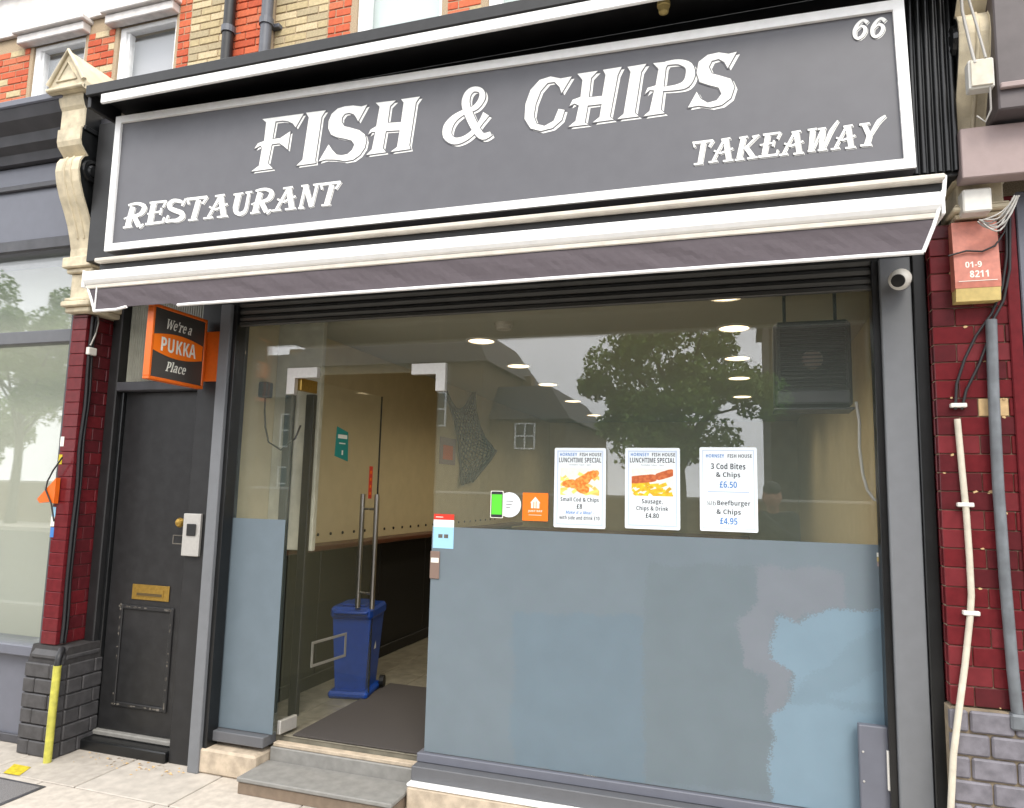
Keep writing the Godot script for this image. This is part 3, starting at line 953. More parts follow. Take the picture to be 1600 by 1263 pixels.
	# little stickers on the edge of the red pilaster
	var cols := ["print_white", "yellow_mark", "sticker_blue", "print_white", "print_blue"]
	for k in 5:
		var s := pz([97, 94, 84, 82, 81][k], [690, 718, 800, 815, 832][k], 0.2245)
		tag(bx("sticker", V(s.x - 0.016, s.y - 0.03, 0.2225), V(s.x + 0.012, s.y + 0.03, 0.2242), mats[cols[k]], null, 0.0), ["tiny white sticker on the red pilaster level with the orange bag's cord", "tiny yellow sticker on the red pilaster just above the orange bag", "tiny pale blue sticker on the red pilaster just under the orange bag", "tiny white sticker between a pale blue and a dark blue one on the red pilaster", "tiny dark blue sticker, lowest of those on the red pilaster"][k], "sticker", "torn stickers on the red pilaster")

	# right pilaster
	console_bracket("cream fronted scroll bracket hung with cables right of the sign", 0.875, 1.055, 2.80)
	var r := thing("tiled_pilaster", "wide red glazed brick pilaster on grey brick base under the alarm box", "pilaster", V(0.92, 0, 0.1))
	bx("core", V(0.779, 0.80, -0.05), V(1.10, 2.80, 0.193), mats.joint_pale, r, 0.0)
	y = 0.80
	row = 0
	var bare := [pz(1535, 643, 0.2), pz(1486, 622, 0.2)]
	while y < 2.79:
		var h := minf(0.0775, 2.80 - y)
		var cuts := [0.775, 0.862, 1.0, 1.10] if row % 2 == 0 else [0.775, 0.93, 1.04, 1.10]
		for k in 3:
			var m: Material = reds[rng.randi() % 4]
			if bare[0].x > cuts[k] and bare[0].x < cuts[k + 1] and bare[0].y > y and bare[0].y < y + h: m = mats.tile_bare
			bx("brick", V(cuts[k] + 0.0015, y + 0.0018, 0.16), V(cuts[k + 1] - 0.0015, y + h - 0.0018, 0.2 + 0.001 * (rng.randi() % 3)), m, r, 0.003)
		for s in [[-0.03, 0.075], [0.075, 0.158]]:
			bx("brick", V(0.775, y + 0.0018, s[0] + 0.0015), V(0.79, y + h - 0.0018, s[1] - 0.0015), reds[rng.randi() % 4], r, 0.003)
		y += 0.0775
		row += 1
	var chips := MB.new()
	for k in 22:
		var ry := 0.80 + 0.0775 * (rng.randi() % 25) + rng.randf_range(-0.006, 0.006)
		var rx := rng.randf_range(0.785, 1.03)
		var rs := rng.randf_range(0.002, 0.007)
		var qq := PackedVector2Array()
		for m in 6: qq.append(Vector2(cos(m * TAU / 6) * 1.4, sin(m * TAU / 6)) * rs * rng.randf_range(0.5, 1.2) + Vector2(rx - 0.92, ry))
		chips.plate(qq, 0.09, 0.1031)
	put(chips, "chipped_glaze", mats.tile_bare, r).set_meta("kind", "stuff")
	bx("base_core", V(0.765, -0.02, -0.05), V(1.2, 0.795, 0.225), mats.joint_pale, r, 0.0)
	y = 0.0
	row = 0
	while y < 0.78:
		var h := 0.0865
		var cuts := [0.76, 0.90, 1.06, 1.21] if row % 2 == 1 else [0.76, 0.83, 0.985, 1.12, 1.21]
		for k in cuts.size() - 1:
			bx("base_brick", V(cuts[k] + 0.003, y + 0.003, 0.2), V(cuts[k + 1] - 0.003, minf(y + h, 0.795) - 0.003, 0.236 + 0.003 * (rng.randi() % 3)), mats.plinth_grey, r, 0.007)
		y += 0.0885
		row += 1

# ---------------------------------------------------------------- right neighbour
func build_neighbour_right() -> void:
	var n := thing("neighbour_shopfront", "dark board fascia and grey frame of the shop right of the alarm box", "shopfront", V(2.0, 0, 0.2))
	bx("fascia_board", V(0.985, 3.16, 0.0), V(3.6, 4.2, 0.47), mats.umber_board, n, 0.006)
	bx("fascia_rail", V(0.99, 3.24, 0.471), V(3.6, 3.265, 0.49), mats.mauve_panel, n, 0.004)
	bx("sign_panel", V(0.868, 2.925, 0.30), V(3.6, 3.14, 0.385), mats.mauve_panel, n, 0.004)
	bx("window_frame", V(1.105, 0.8, 0.0), V(1.30, 2.915, 0.21), mats.slate_grey, n, 0.004)
	bx("door_jamb", V(1.055, 0.83, 0.12), V(1.10, 2.9, 0.212), mats.tile_red, n, 0.004)
	bx("stall_riser", V(1.215, 0.0, 0.0), V(3.6, 0.795, 0.19), mats.slate_dark, n, 0.004)
	bx("window_pane", V(1.302, 0.8, 0.1), V(3.6, 2.9, 0.108), mats.glass, n, 0.0)
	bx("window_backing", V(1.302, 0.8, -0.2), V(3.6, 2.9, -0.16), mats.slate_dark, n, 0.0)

# ---------------------------------------------------------------- glazing, frame, steps
func build_shopfront() -> void:
	var sill := 0.205
	# shutter guide posts
	for k in [[-3.0, -2.927, "slim grey shutter post between the black door and the left pane"], [0.592, 0.718, "broad grey shutter post at the right end of the big pane"]]:
		var g := thing("shutter_post", k[2], "post", V((k[0] + k[1]) / 2, 0, 0.1))
		bx("channel", V(k[0], 0.0, 0.04), V(k[1], 2.69, 0.13), mats.post_grey, g, 0.004)
		var inner: float = k[1] if k[0] < 0 else k[0]
		var s := 1.0 if k[0] < 0 else -1.0
		bx("guide_slot", V(minf(inner, inner + s * 0.03), 0.0, 0.02), V(maxf(inner, inner + s * 0.03), 2.69, 0.105), mats.black_gloss, g, 0.002)
		if k[0] > 0: bx("edge_strip", V(0.72, 0.0, 0.0), V(0.772, 2.7, 0.145), mats.black_gloss, g, 0.004)
	# framing
	var f := thing("window_frame", "dark grey metal shopfront frame round the glazing", "window frame", V(-1.2, 0, 0))
	bx("sill_rail", V(-2.926, sill - 0.045, -0.06), V(-2.56, sill + 0.012, 0.06), mats.grey_frame, f, 0.004)
	bx("sill_rail", V(-1.64, sill - 0.07, -0.06), V(0.60, sill + 0.0, 0.09), mats.grey_frame, f, 0.004)
	bx("sill_lip", V(-1.64, sill + 0.001, -0.05), V(0.59, sill + 0.045, 0.03), mats.slate_grey, f, 0.004)
	bx("head_rail", V(-2.985, 2.60, -0.05), V(0.74, 2.72, 0.03), mats.black_paint, f, 0.004)
	bx("jamb", V(-2.99, sill + 0.013, -0.05), V(-2.925, 2.598, 0.019), mats.slate_dark, f, 0.004)
	bx("jamb", V(0.60, sill + 0.046, -0.05), V(0.66, 2.598, 0.015), mats.black_paint, f, 0.004)
	# panes, each with a second sheet added to double its reflection
	var g1 := thing("window_pane", "narrow fixed glass pane left of the open door", "window", V(-2.73, sill, 0))
	bx("glass", V(-2.923, sill + 0.014, -0.004), V(-2.537, 2.598, 0.004), mats.glass, g1, 0.0)
	bx("added_glass", V(-2.923, sill + 0.014, -0.026), V(-2.537, 2.598, -0.020), mats.glass, g1, 0.0)
	bx("frosted_film", V(-2.921, sill + 0.016, 0.0062), V(-2.539, 1.412, 0.0072), mats.film, g1, 0.0)
	var g2 := thing("window_pane", "large fixed shop window with frosted lower half and posters", "window", V(-0.5, sill, 0))
	bx("glass", V(-1.61, sill + 0.047, -0.004), V(0.598, 2.598, 0.004), mats.glass, g2, 0.0)
	bx("added_glass", V(-1.61, sill + 0.047, -0.026), V(0.598, 2.598, -0.020), mats.glass, g2, 0.0)
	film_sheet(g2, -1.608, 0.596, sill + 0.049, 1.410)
	var g3 := thing("window_pane", "clear glass panel over the open glass door", "window", V(-2.07, 2.27, 0))
	bx("glass", V(-2.533, 2.262, -0.004), V(-1.614, 2.598, 0.004), mats.glass, g3, 0.0)
	bx("added_glass", V(-2.533, 2.262, -0.026), V(-1.614, 2.598, -0.020), mats.glass, g3, 0.0)
	# door leaf, standing open into the shop
	var d := thing("glass_door", "frameless glass door standing open inwards with steel pull bars", "door", V(-2.52, sill, -0.02))
	d.rotation.y = deg_to_rad(84.0)
	bx("leaf", d.position + V(0.0, 0.012, -0.005), d.position + V(0.86, 2.045, 0.005), mats.glass_leaf, d, 0.0)
	for s in [-1.0, 1.0]:
		var hb := MB.new()
		hb.tube([V(0.775, 0.60, 0.058 * s), V(0.775, 1.36, 0.058 * s)], 0.0175, 14)
		var pull := put(hb, "pull_bar", mats.steel, d)
		var so := MB.new()
		for h in [0.70, 1.26]: so.tube([V(0.775, h, 0.006 * s), V(0.775, h, 0.056 * s)], 0.008, 10)
		put(so, "standoff", mats.steel, pull)
	var edge := MB.new()
	edge.box(V(0.861, 0.012, -0.006), V(0.866, 2.045, 0.006), 0.001)
	put(edge, "edge_strip", mats.black_gloss, d)
	var e2 := MB.new()
	e2.box(V(0.0, 0.012, -0.012), V(0.14, 0.085, 0.012), 0.003)
	put(e2, "floor_patch", mats.patch_steel, d)
	var e3 := MB.new()
	e3.box(V(0.0, 1.97, -0.014), V(0.15, 2.045, 0.014), 0.003)
	put(e3, "top_patch", mats.brass, d)
	var kp := MB.new()
	kp.box(V(0.26, 0.32, -0.011), V(0.60, 0.335, -0.005)); kp.box(V(0.26, 0.455, -0.011), V(0.60, 0.47, -0.005)); kp.box(V(0.26, 0.335, -0.011), V(0.275, 0.455, -0.005)); kp.box(V(0.585, 0.335, -0.011), V(0.60, 0.455, -0.005))
	put(kp, "plate_frame", mats.patch_steel, d)
	# L shaped patch fittings on the fixed panes
	for k in [[-2.583, 1.0, "steel corner patch fitting over the door hinge"], [-1.562, -1.0, "steel corner patch fitting at the latch side of the doorway"]]:
		var s: float = k[1]
		var x: float = k[0]
		var pm := MB.new()
		pm.plate(PackedVector2Array([Vector2(0, -0.06), Vector2(0.055 * s, -0.06), Vector2(0.055 * s, 0.035), Vector2(0.205 * s, 0.035), Vector2(0.205 * s, 0.095), Vector2(0, 0.095)]), -0.016, 0.016)
		tag(put(pm, "patch_fitting", mats.patch_steel, null, V(x, 2.21, 0.0)), k[2], "fitting")
	# threshold and steps
	var th := thing("door_threshold", "worn grey door threshold with pale metal edge in the doorway", "threshold", V(-2.1, 0, 0))
	bx("riser", V(-2.555, 0.0, -0.06), V(-1.645, 0.155, 0.0), mats.step_top, th, 0.006)
	bx("bar", V(-2.54, 0.156, -0.05), V(-1.65, 0.178, -0.005), mats.sill_stone, th, 0.004)
	var st := thing("door_step", "worn grey slate step with brown riser before the open doorway", "step", V(-2.1, 0, 0.13))
	bx("tread", V(-2.56, 0.062, 0.003), V(-1.655, 0.085, 0.268), mats.step_top, st, 0.005)
	bx("riser", V(-2.555, 0.0, 0.01), V(-1.66, 0.06, 0.258), mats.step_riser, st, 0.003)
	tag(bx("stone_block", V(-2.99, 0.0, -0.06), V(-2.565, 0.135, 0.115), mats.sill_stone, null, 0.012), "cream stone block under the narrow left pane", "stone")
	var rb := thing("stone_sill", "long cream stone sill with white painted edge under the big window", "sill", V(-0.5, 0, 0))
	bx("stone", V(-1.648, 0.0, -0.06), V(0.585, 0.118, 0.125), mats.sill_stone, rb, 0.01)
	bx("white_edge", V(-1.646, 0.1185, 0.05), V(0.585, 0.134, 0.127), mats.white_paint, rb, 0.004)
	# roller shutter rolled up above the glass
	var sh := thing("roller_shutter", "dark metal roller shutter rolled up above the shop window", "shutter", V(-1.2, 2.6, 0.1))
	for k in 7:
		var y := 2.59 + k * 0.042
		var mb := MB.new()
		mb.prism_x([Vector2(-0.008, 0.0), Vector2(0.004, 0.003), Vector2(0.012, 0.02), Vector2(0.004, 0.037), Vector2(-0.008, 0.040)], -1.78, 1.79)
		put(mb, "slat", mats.shutter, sh, V(0, y - 2.6, -0.03 + 0.004 * k))
	bx("bottom_bar", V(-2.95, 2.562, 0.05), V(0.588, 2.589, 0.082), mats.shutter, sh, 0.005)
	bx("housing", V(-3.12, 2.90, -0.04), V(0.75, 2.96, 0.38), mats.black_paint, sh, 0.004)

func film_sheet(parent: Node3D, x0: float, x1: float, y0: float, y1: float) -> void:
	# light and shapes showing through the frosting are painted into its colour, edges ragged
	var im := Image.create(512, 288, false, Image.FORMAT_RGB8)
	var fn := FastNoiseLite.new()
	fn.seed = 21
	fn.frequency = 0.02
	var base := Color(0.40, 0.445, 0.475)
	var at := func(x: float, y: float) -> Vector2:
		var p := pz(x, y, 0.0072)
		return Vector2((p.x - x0) / (x1 - x0) * 512.0, (y1 - p.y) / (y1 - y0) * 288.0)
	var shapes := [
		[Color(0.38, 0.44, 0.48), [[800, 958], [1000, 962], [1008, 985], [1005, 1225], [800, 1195]]],
		[Color(0.385, 0.43, 0.455), [[1012, 880], [1180, 885], [1178, 950], [1155, 970], [1165, 1045], [1200, 1060], [1205, 1240], [1008, 1222], [1005, 960]]],
		[Color(0.43, 0.455, 0.485), [[1180, 885], [1320, 890], [1325, 950], [1260, 960], [1240, 975], [1205, 955], [1205, 1025], [1240, 1055], [1215, 1118], [1195, 1118], [1195, 1055], [1160, 1040], [1155, 970], [1180, 945]]],
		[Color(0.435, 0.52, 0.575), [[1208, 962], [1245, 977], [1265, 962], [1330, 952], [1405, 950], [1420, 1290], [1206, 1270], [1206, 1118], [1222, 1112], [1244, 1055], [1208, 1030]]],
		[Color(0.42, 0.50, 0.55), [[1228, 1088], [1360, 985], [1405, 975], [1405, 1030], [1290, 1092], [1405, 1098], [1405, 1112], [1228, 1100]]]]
	var polys := []
	for q in shapes:
		var p := PackedVector2Array()
		for k in q[1]: p.append(at.call(k[0], k[1]))
		polys.append(p)
	for y in 288:
		for x in 512:
			var n := fn.get_noise_2d(x, y)
			var c := base
			var p := Vector2(x + 7.0 * n + rng.randf_range(-2.5, 2.5), y + 7.0 * fn.get_noise_2d(y + 700.0, x) + rng.randf_range(-2.5, 2.5))
			for k in polys.size():
				if Geometry2D.is_point_in_polygon(p, polys[k]): c = shapes[k][0]
			im.set_pixel(x, y, c * (1.0 + 0.025 * n))
	var m := StandardMaterial3D.new()
	m.resource_name = "film_painted_light"
	m.albedo_texture = ImageTexture.create_from_image(im)
	m.roughness = 0.5
	var q := QuadMesh.new()
	q.size = Vector2(x1 - x0, y1 - y0)
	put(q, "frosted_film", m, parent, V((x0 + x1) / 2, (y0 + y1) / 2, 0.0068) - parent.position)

# ---------------------------------------------------------------- side door
func build_side_door() -> void:
	var d := thing("side_door", "worn black painted door with brass letterbox beside the shop", "door", V(-3.53, 0, 0))
	var z := -0.03
	bx("frame", V(-3.945, 0.0, -0.08), V(-3.868, 2.80, 0.03), mats.black_paint, d, 0.006)
	bx("frame", V(-3.198, 0.0, -0.08), V(-3.002, 2.80, 0.06), mats.black_paint, d, 0.006)
	bx("stop", V(-3.866, 0.1, -0.07), V(-3.84, 2.19, -0.005), mats.black_gloss, d, 0.004)
	bx("transom", V(-3.866, 2.19, -0.08), V(-3.2, 2.25, 0.035), mats.slate_dark, d, 0.006)
	bx("threshold", V(-3.95, 0.0, -0.06), V(-3.2, 0.062, 0.085), mats.black_gloss, d, 0.006)
	bx("weather_bar", V(-3.86, 0.063, -0.05), V(-3.22, 0.092, 0.0), mats.step_top, d, 0.006)
	var leaf := bx("leaf", V(-3.838, 0.095, -0.075), V(-3.202, 2.188, z), mats.door_black, d, 0.004)
	# sunken lower panel with worn moulding
	var mo := MB.new()
	var a := Vector2(-3.735, 0.85); var b := Vector2(-3.315, 0.24)
	var w := 0.028
	for k in [[a.x, b.y, a.x + w, a.y], [b.x - w, b.y, b.x, a.y], [a.x + w, a.y - w, b.x - w, a.y], [a.x + w, b.y, b.x - w, b.y + w]]:
		mo.box(V(k[0] + 3.52, k[1] - 0.095, 0.0455), V(k[2] + 3.52, k[3] - 0.095, 0.057), 0.005)
	put(mo, "panel_moulding", mats.door_black, leaf, V(0, 0, 0) + V(0, 0, -0.0225 - 0.0))
	# chipped paint on the moulding
	var ch := MB.new()
	for k in 46:
		var side := rng.randi() % 4
		var t := rng.randf()
		var p := Vector2(lerpf(a.x, b.x, t), a.y - 0.012) if side == 0 else Vector2(lerpf(a.x, b.x, t), b.y + 0.014) if side == 1 else Vector2(b.x - 0.014, lerpf(a.y, b.y, t)) if side == 2 else Vector2(a.x + 0.014, lerpf(a.y, b.y, t))
		var s := Vector2(rng.randf_range(0.004, 0.016), rng.randf_range(0.003, 0.008))
		if side > 1: s = Vector2(s.y, s.x)
		var q := PackedVector2Array()
		for m in 6: q.append(Vector2(cos(m * TAU / 6) * s.x, sin(m * TAU / 6) * s.y) * rng.randf_range(0.6, 1.2) + p + Vector2(3.52, -0.095))
		ch.plate(q, 0.034, 0.0352)
	put(ch, "worn_paint", mats.worn, leaf)
	var lb := bx("letterbox", V(-3.648, 0.885, z), V(-3.362, 0.978, z + 0.009), mats.brass, d, 0.003)
	bx("flap", V(-3.615, 0.906, z + 0.0092), V(-3.40, 0.955, z + 0.013), mats.brass, lb, 0.002)
	bx("slot", V(-3.605, 0.911, z + 0.0132), V(-3.41, 0.928, z + 0.0142), mats.brass_dark, lb, 0.0)
	var lk := bx("lock_plate", V(-3.20, 1.18, 0.061), V(-3.075, 1.43, 0.085), mats.patch_steel, d, 0.004)
	bx("keypad", V(-3.165, 1.30, 0.0855), V(-3.10, 1.37, 0.094), mats.dark_plastic, lk, 0.003)
	var kn := MB.new()
	kn.lathe([[0, 0.012], [0.02, 0.012], [0.03, 0.026], [0.05, 0.03], [0.062, 0.022], [0.066, 0.0]], V(0, 0, 0), Vector3.BACK, 16)
	put(kn, "knob", mats.brass, d, V(-3.285, 1.37, z) - d.position)
	var pt := MB.new()
	for k in [[-0.055, 0.0, 0.055, 0.006], [-0.055, 0.05, 0.055, 0.056], [-0.055, 0.006, -0.049, 0.05], [0.049, 0.006, 0.055, 0.05]]: pt.box(V(k[0], k[1], 0), V(k[2], k[3], 0.004))
	put(pt, "plate_outline", mats.worn, d, V(-3.315, 1.235, z) - d.position)
	# ribbed fanlight over the door
	var rb := MB.new()
	var n := 36
	for k in n:
		var x0 := -3.866 + 0.668 * k / n
		var x1 := -3.866 + 0.668 * (k + 1) / n
		var zz := -0.04
		var q := [[x0, zz], [lerpf(x0, x1, 0.3), zz + 0.006], [lerpf(x0, x1, 0.7), zz + 0.006], [x1, zz]]
		for m in 3: rb.quad(V(q[m][0], 2.252, q[m][1]), V(q[m + 1][0], 2.252, q[m + 1][1]), V(q[m + 1][0], 2.80, q[m + 1][1]), V(q[m][0], 2.80, q[m][1]), Vector3.BACK)
	put(rb, "ribbed_fanlight", mats.ribbed, d, -d.position)
	bx("fanlight_back", V(-3.866, 2.252, -0.07), V(-3.198, 2.80, -0.043), mats.ribbed, d, 0.0)
	# dark lining above door and shop, behind the awning
	var ln := thing("shopfront_lining", "black lining board behind the awning above the doors", "board", V(-1.5, 2.8, 0.0))
	bx("board", V(-3.945, 2.802, -0.08), V(0.87, 2.898, 0.03), mats.black_paint, ln, 0.0)
	bx("board", V(-3.88, 2.962, -0.06), V(0.87, 3.87, 0.33), mats.black_paint, ln, 0.004)
	bx("divider", V(-2.984, 2.72, -0.06), V(0.87, 2.80, 0.03), mats.black_paint, ln, 0.0)

# ---------------------------------------------------------------- the fascia sign
func build_sign() -> void:
	var Z := 0.5
	var s := thing("shop_sign", "wide dark grey shop sign reading FISH & CHIPS with white border", "sign", V(-1.48, 3.0, Z))
	var c := [pz(163, 393, Z), pz(1432, 262, Z), pz(1412, -2, Z), pz(182, 183, Z)]
	var o := s.position
	var P := PackedVector2Array()
	for k in c: P.append(Vector2(k.x - o.x, k.y - o.y))
	var mb := MB.new()
	mb.plate(P, -0.168, -0.012)
	put(mb, "board", mats.board_grey, s)
	# white border frame of four mitred strips
	var inn := PackedVector2Array()
	var t := 0.042
	inn.append(P[0] + Vector2(t, t)); inn.append(P[1] + Vector2(-t, t)); inn.append(P[2] + Vector2(-t, -t)); inn.append(P[3] + Vector2(t, -t))
	for k in 4:
		var b := MB.new()
		b.plate(PackedVector2Array([P[k], P[(k + 1) % 4], inn[(k + 1) % 4], inn[k]]), -0.0118, 0.004)
		put(b, "border_strip", mats.white_paint, s)
	var fz := Z - 0.012
	var wh: Material = mats.letter_white
	var dk: Material = mats.board_grey
	var big := Vector2(0.013, -0.012)
	var A := Vector2(380, 130)
	var fish := [
		[163, 303, 505, 257, 440, 370, 415, 338, 375, 320, 330, 315, 272, 322, 245, 470, 310, 462, 395, 405, 372, 555, 345, 530, 305, 503, 240, 512, 208, 670, 225, 690, 250, 714, 72, 738, 135, 690, 160, 545, 150, 522, 98, 548, 125, 505, 178, 485, 195, 330],
		[527, 250, 690, 230, 655, 283, 602, 640, 606, 668, 448, 690, 498, 640, 550, 290],
		[1035, 183, 960, 320, 945, 290, 925, 262, 885, 250, 850, 258, 825, 290, 822, 325, 845, 362, 900, 375, 970, 395, 1015, 430, 1028, 480, 1015, 540, 975, 600, 920, 640, 850, 652, 780, 640, 690, 638, 632, 655, 715, 515, 745, 560, 780, 598, 820, 605, 870, 595, 910, 560, 930, 515, 905, 480, 850, 465, 780, 452, 735, 430, 712, 380, 715, 320, 740, 260, 790, 215, 850, 197, 920, 190, 990, 198],
		[1108, 168, 1272, 148, 1225, 195, 1205, 335, 1318, 328, 1340, 165, 1318, 138, 1475, 115, 1440, 165, 1385, 520, 1395, 552, 1232, 575, 1285, 535, 1308, 395, 1190, 402, 1165, 545, 1192, 578, 1030, 600, 1075, 555, 1105, 410, 1075, 408, 1045, 430, 1065, 390, 1112, 362, 1140, 200]]
	for g in fish: add_letter(s, [rows(g)], A, 5.3333, fz, big, 0.0055, wh, dk)
	var B := Vector2(670, 60)
	add_letter(s, stroke([[190, 362], [130, 400], [97, 445], [95, 490], [130, 515], [180, 503], [225, 468], [262, 420], [288, 380]], [20, 32, 44, 44, 34, 26, 22, 22, 34]) + stroke([[312, 478], [272, 492], [240, 460], [205, 390], [186, 330], [196, 282], [225, 257], [262, 264], [268, 300], [238, 345], [190, 368]], [20, 34, 40, 42, 40, 32, 24, 26, 30, 26, 18]), B, 3.2, fz, big, 0.005, wh, dk)
	var chips := [
		[715, 193, 665, 275, 655, 245, 630, 220, 595, 225, 560, 265, 535, 330, 525, 390, 540, 430, 580, 440, 625, 415, 650, 355, 680, 360, 665, 410, 620, 450, 560, 465, 510, 452, 480, 405, 485, 330, 510, 260, 555, 210, 610, 193, 660, 203],
		[745, 180, 845, 165, 812, 200, 800, 298, 868, 290, 885, 185, 872, 160, 965, 145, 945, 185, 905, 395, 925, 408, 822, 422, 855, 395, 866, 330, 795, 338, 780, 425, 800, 432, 700, 444, 735, 415, 752, 338, 730, 327, 705, 340, 720, 310, 760, 295, 770, 210],
		[995, 145, 1088, 130, 1062, 170, 1030, 375, 1050, 392, 945, 405, 975, 380, 1010, 170]]
	for g in chips: add_letter(s, [rows(g)], B, 3.2, fz, big, 0.005, wh, dk)
	add_letter(s, [rows([1123, 127, 1205, 118, 1185, 150, 1160, 360, 1180, 376, 1075, 391, 1105, 365, 1128, 262, 1105, 260, 1082, 280, 1095, 250, 1135, 238, 1150, 155])] + stroke([[1185, 127], [1250, 120], [1300, 140], [1308, 185], [1285, 230], [1235, 248], [1160, 256]], [18, 24, 40, 46, 38, 26, 18]), B, 3.2, fz, big, 0.005, wh, dk)
	add_letter(s, [rows([1540, 70, 1495, 150, 1478, 120, 1450, 105, 1415, 115, 1400, 145, 1415, 178, 1460, 190, 1510, 205, 1528, 245, 1510, 300, 1465, 335, 1410, 347, 1350, 338, 1297, 348, 1340, 270, 1360, 305, 1395, 325, 1440, 312, 1465, 280, 1450, 248, 1400, 235, 1355, 220, 1340, 175, 1350, 120, 1395, 85, 1450, 73, 1500, 80])], B, 3.2, fz, big, 0.005, wh, dk)
	# small lettering, drawn with pen strokes
	var lR := [[[[122, 232], [85, 365]], 34], [[[56, 373], [116, 363]], 13], [[[62, 314], [105, 294]], 10], [[[92, 222], [150, 210], [196, 226], [194, 256], [165, 285], [105, 300]], [14, 18, 30, 32, 24, 14]], [[[128, 292], [152, 340], [166, 368], [194, 348]], [30, 34, 24, 8]]]
	var lE := [[[[265, 200], [235, 345]], 34], [[[236, 206], [348, 194]], 15], [[[350, 190], [325, 236]], 13], [[[220, 280], [312, 262]], 11], [[[315, 240], [305, 286]], 13], [[[206, 350], [328, 334]], 16], [[[322, 336], [334, 302]], 13]]
	var lS := [[[[465, 205], [440, 195], [400, 190], [372, 210], [374, 240], [410, 258], [452, 275], [454, 303], [420, 324], [380, 326], [345, 336]], [10, 24, 24, 28, 30, 32, 34, 34, 26, 20, 10]], [[[480, 178], [454, 226]], 13], [[[362, 290], [342, 336]], 14]]
	var lT := [[[[567, 185], [530, 315]], 32], [[[496, 323], [556, 315]], 13], [[[488, 182], [624, 165]], 18], [[[490, 172], [500, 216]], 13], [[[626, 162], [592, 212]], 14]]
	var lA := [[[[712, 158], [630, 302]], 16], [[[714, 158], [735, 292]], 36], [[[598, 311], [662, 303]], 13], [[[690, 302], [762, 293]], 13], [[[638, 232], [680, 252], [762, 212]], 13], [[[678, 161], [742, 151]], 13]]
	var lU := [[[[836, 146], [814, 240]], 34], [[[814, 236], [820, 268], [848, 280], [880, 258], [894, 205], [905, 138]], [33, 30, 26, 21, 18, 16]], [[[803, 151], [868, 141]], 13], [[[884, 138], [928, 131]], 13]]
	var lN := [[[[1286, 92], [1252, 238]], 16], [[[1240, 242], [1278, 237]], 13], [[[1290, 92], [1328, 232]], 32], [[[1366, 82], [1330, 228]], 16], [[[1260, 93], [1308, 87]], 13], [[[1340, 85], [1388, 78]], 13]]
	var small := Vector2(0.004, -0.004)
	var word := func(glyphs: Array, org: Vector2, sc: float) -> void:
		for g in glyphs:
			var polys := []
			for k in g[0]:
				var pts := []
				for q in k[0]: pts.append([q[0] + g[1][0], q[1] + g[1][1]])
				polys.append_array(stroke(pts, k[1]))
			add_letter(s, polys, org, sc, fz, small, 0.0018, wh, dk)
	word.call([[lR, [0, 0]], [lE, [0, 0]], [lS, [0, 0]], [lT, [0, 0]], [lA, [0, 0]], [lU, [0, 0]], [lR, [860, -97]], [lA, [460, -52]], [lN, [0, 0]], [lT, [900, -100]]], Vector2(180, 270), 4.3243)
	var kT := [[[[176, 278], [150, 425]], 32], [[[108, 433], [170, 425]], 13], [[[103, 286], [242, 268]], 17], [[[104, 276], [114, 316]], 13], [[[244, 266], [214, 312]], 14]]
	var kA := [[[[318, 262], [240, 408]], 16], [[[330, 262], [350, 402]], 36], [[[210, 419], [272, 409]], 13], [[[310, 411], [382, 402]], 13], [[[248, 338], [290, 357], [380, 322]], 13], [[[298, 263], [362, 252]], 13]]
	var kK := [[[[452, 250], [420, 392]], 34], [[[393, 403], [457, 394]], 13], [[[423, 251], [482, 241]], 13], [[[550, 236], [468, 318]], 14], [[[513, 243], [562, 232]], 13], [[[465, 308], [522, 386]], 34], [[[478, 393], [550, 382]], 13]]
	var kE := [[[[622, 226], [595, 368]], 34], [[[588, 229], [708, 214]], 15], [[[710, 210], [687, 257]], 13], [[[566, 300], [662, 284]], 11], [[[664, 266], [655, 308]], 13], [[[556, 381], [690, 365]], 16], [[[682, 368], [690, 332]], 13]]
	var kW := [[[[932, 192], [920, 338]], 34], [[[997, 188], [928, 340]], 13], [[[1002, 188], [992, 328]], 34], [[[1108, 130], [1058, 205], [1030, 270], [1002, 332]], [12, 26, 20, 16]], [[[898, 196], [962, 186]], 13], [[[968, 190], [1024, 182]], 13], [[[898, 343], [948, 336]], 13], [[[968, 337], [1032, 328]], 13]]
	var kY := [[[[1290, 156], [1326, 240]], 34], [[[1438, 96], [1390, 135], [1355, 190], [1322, 246]], [14, 28, 22, 16]], [[[1326, 232], [1306, 298]], 34], [[[1256, 159], [1328, 149]], 13], [[[1263, 304], [1342, 297]], 14]]
	word.call([[kT, [0, 0]], [kA, [0, 0]], [kK, [0, 0]], [kE, [0, 0]], [kA, [488, -50]], [kW, [0, 0]], [kA, [848, -90]], [kY, [0, 0]]], Vector2(1060, 160), 4.4444)
	var l6 := [[[[740, 355], [690, 312], [640, 303], [570, 348], [510, 430], [472, 530], [480, 635], [540, 680], [620, 640], [680, 555], [690, 475], [640, 430], [580, 440], [500, 520]], [90, 74, 50, 60, 75, 85, 75, 60, 60, 75, 85, 60, 40, 20]]]
	word.call([[l6, [0, 0]], [l6, [368, -36]]], Vector2(1300, 10), 13.3333)
	# hood over the sign
	var h := thing("sign_hood", "black hood with white front edge projecting over the shop sign", "canopy", V(-1.4, 3.86, 0.5))
	bx("soffit", V(-3.62, 3.865, 0.331), V(0.86, 3.885, 0.634), mats.black_paint, h, 0.002)
	bx("front_edge", V(-3.505, 3.775, 0.636), V(0.87, 3.832, 0.655), mats.white_paint, h, 0.004)
	bx("front_board", V(-3.62, 3.835, 0.6355), V(0.87, 3.90, 0.66), mats.black_paint, h, 0.004)
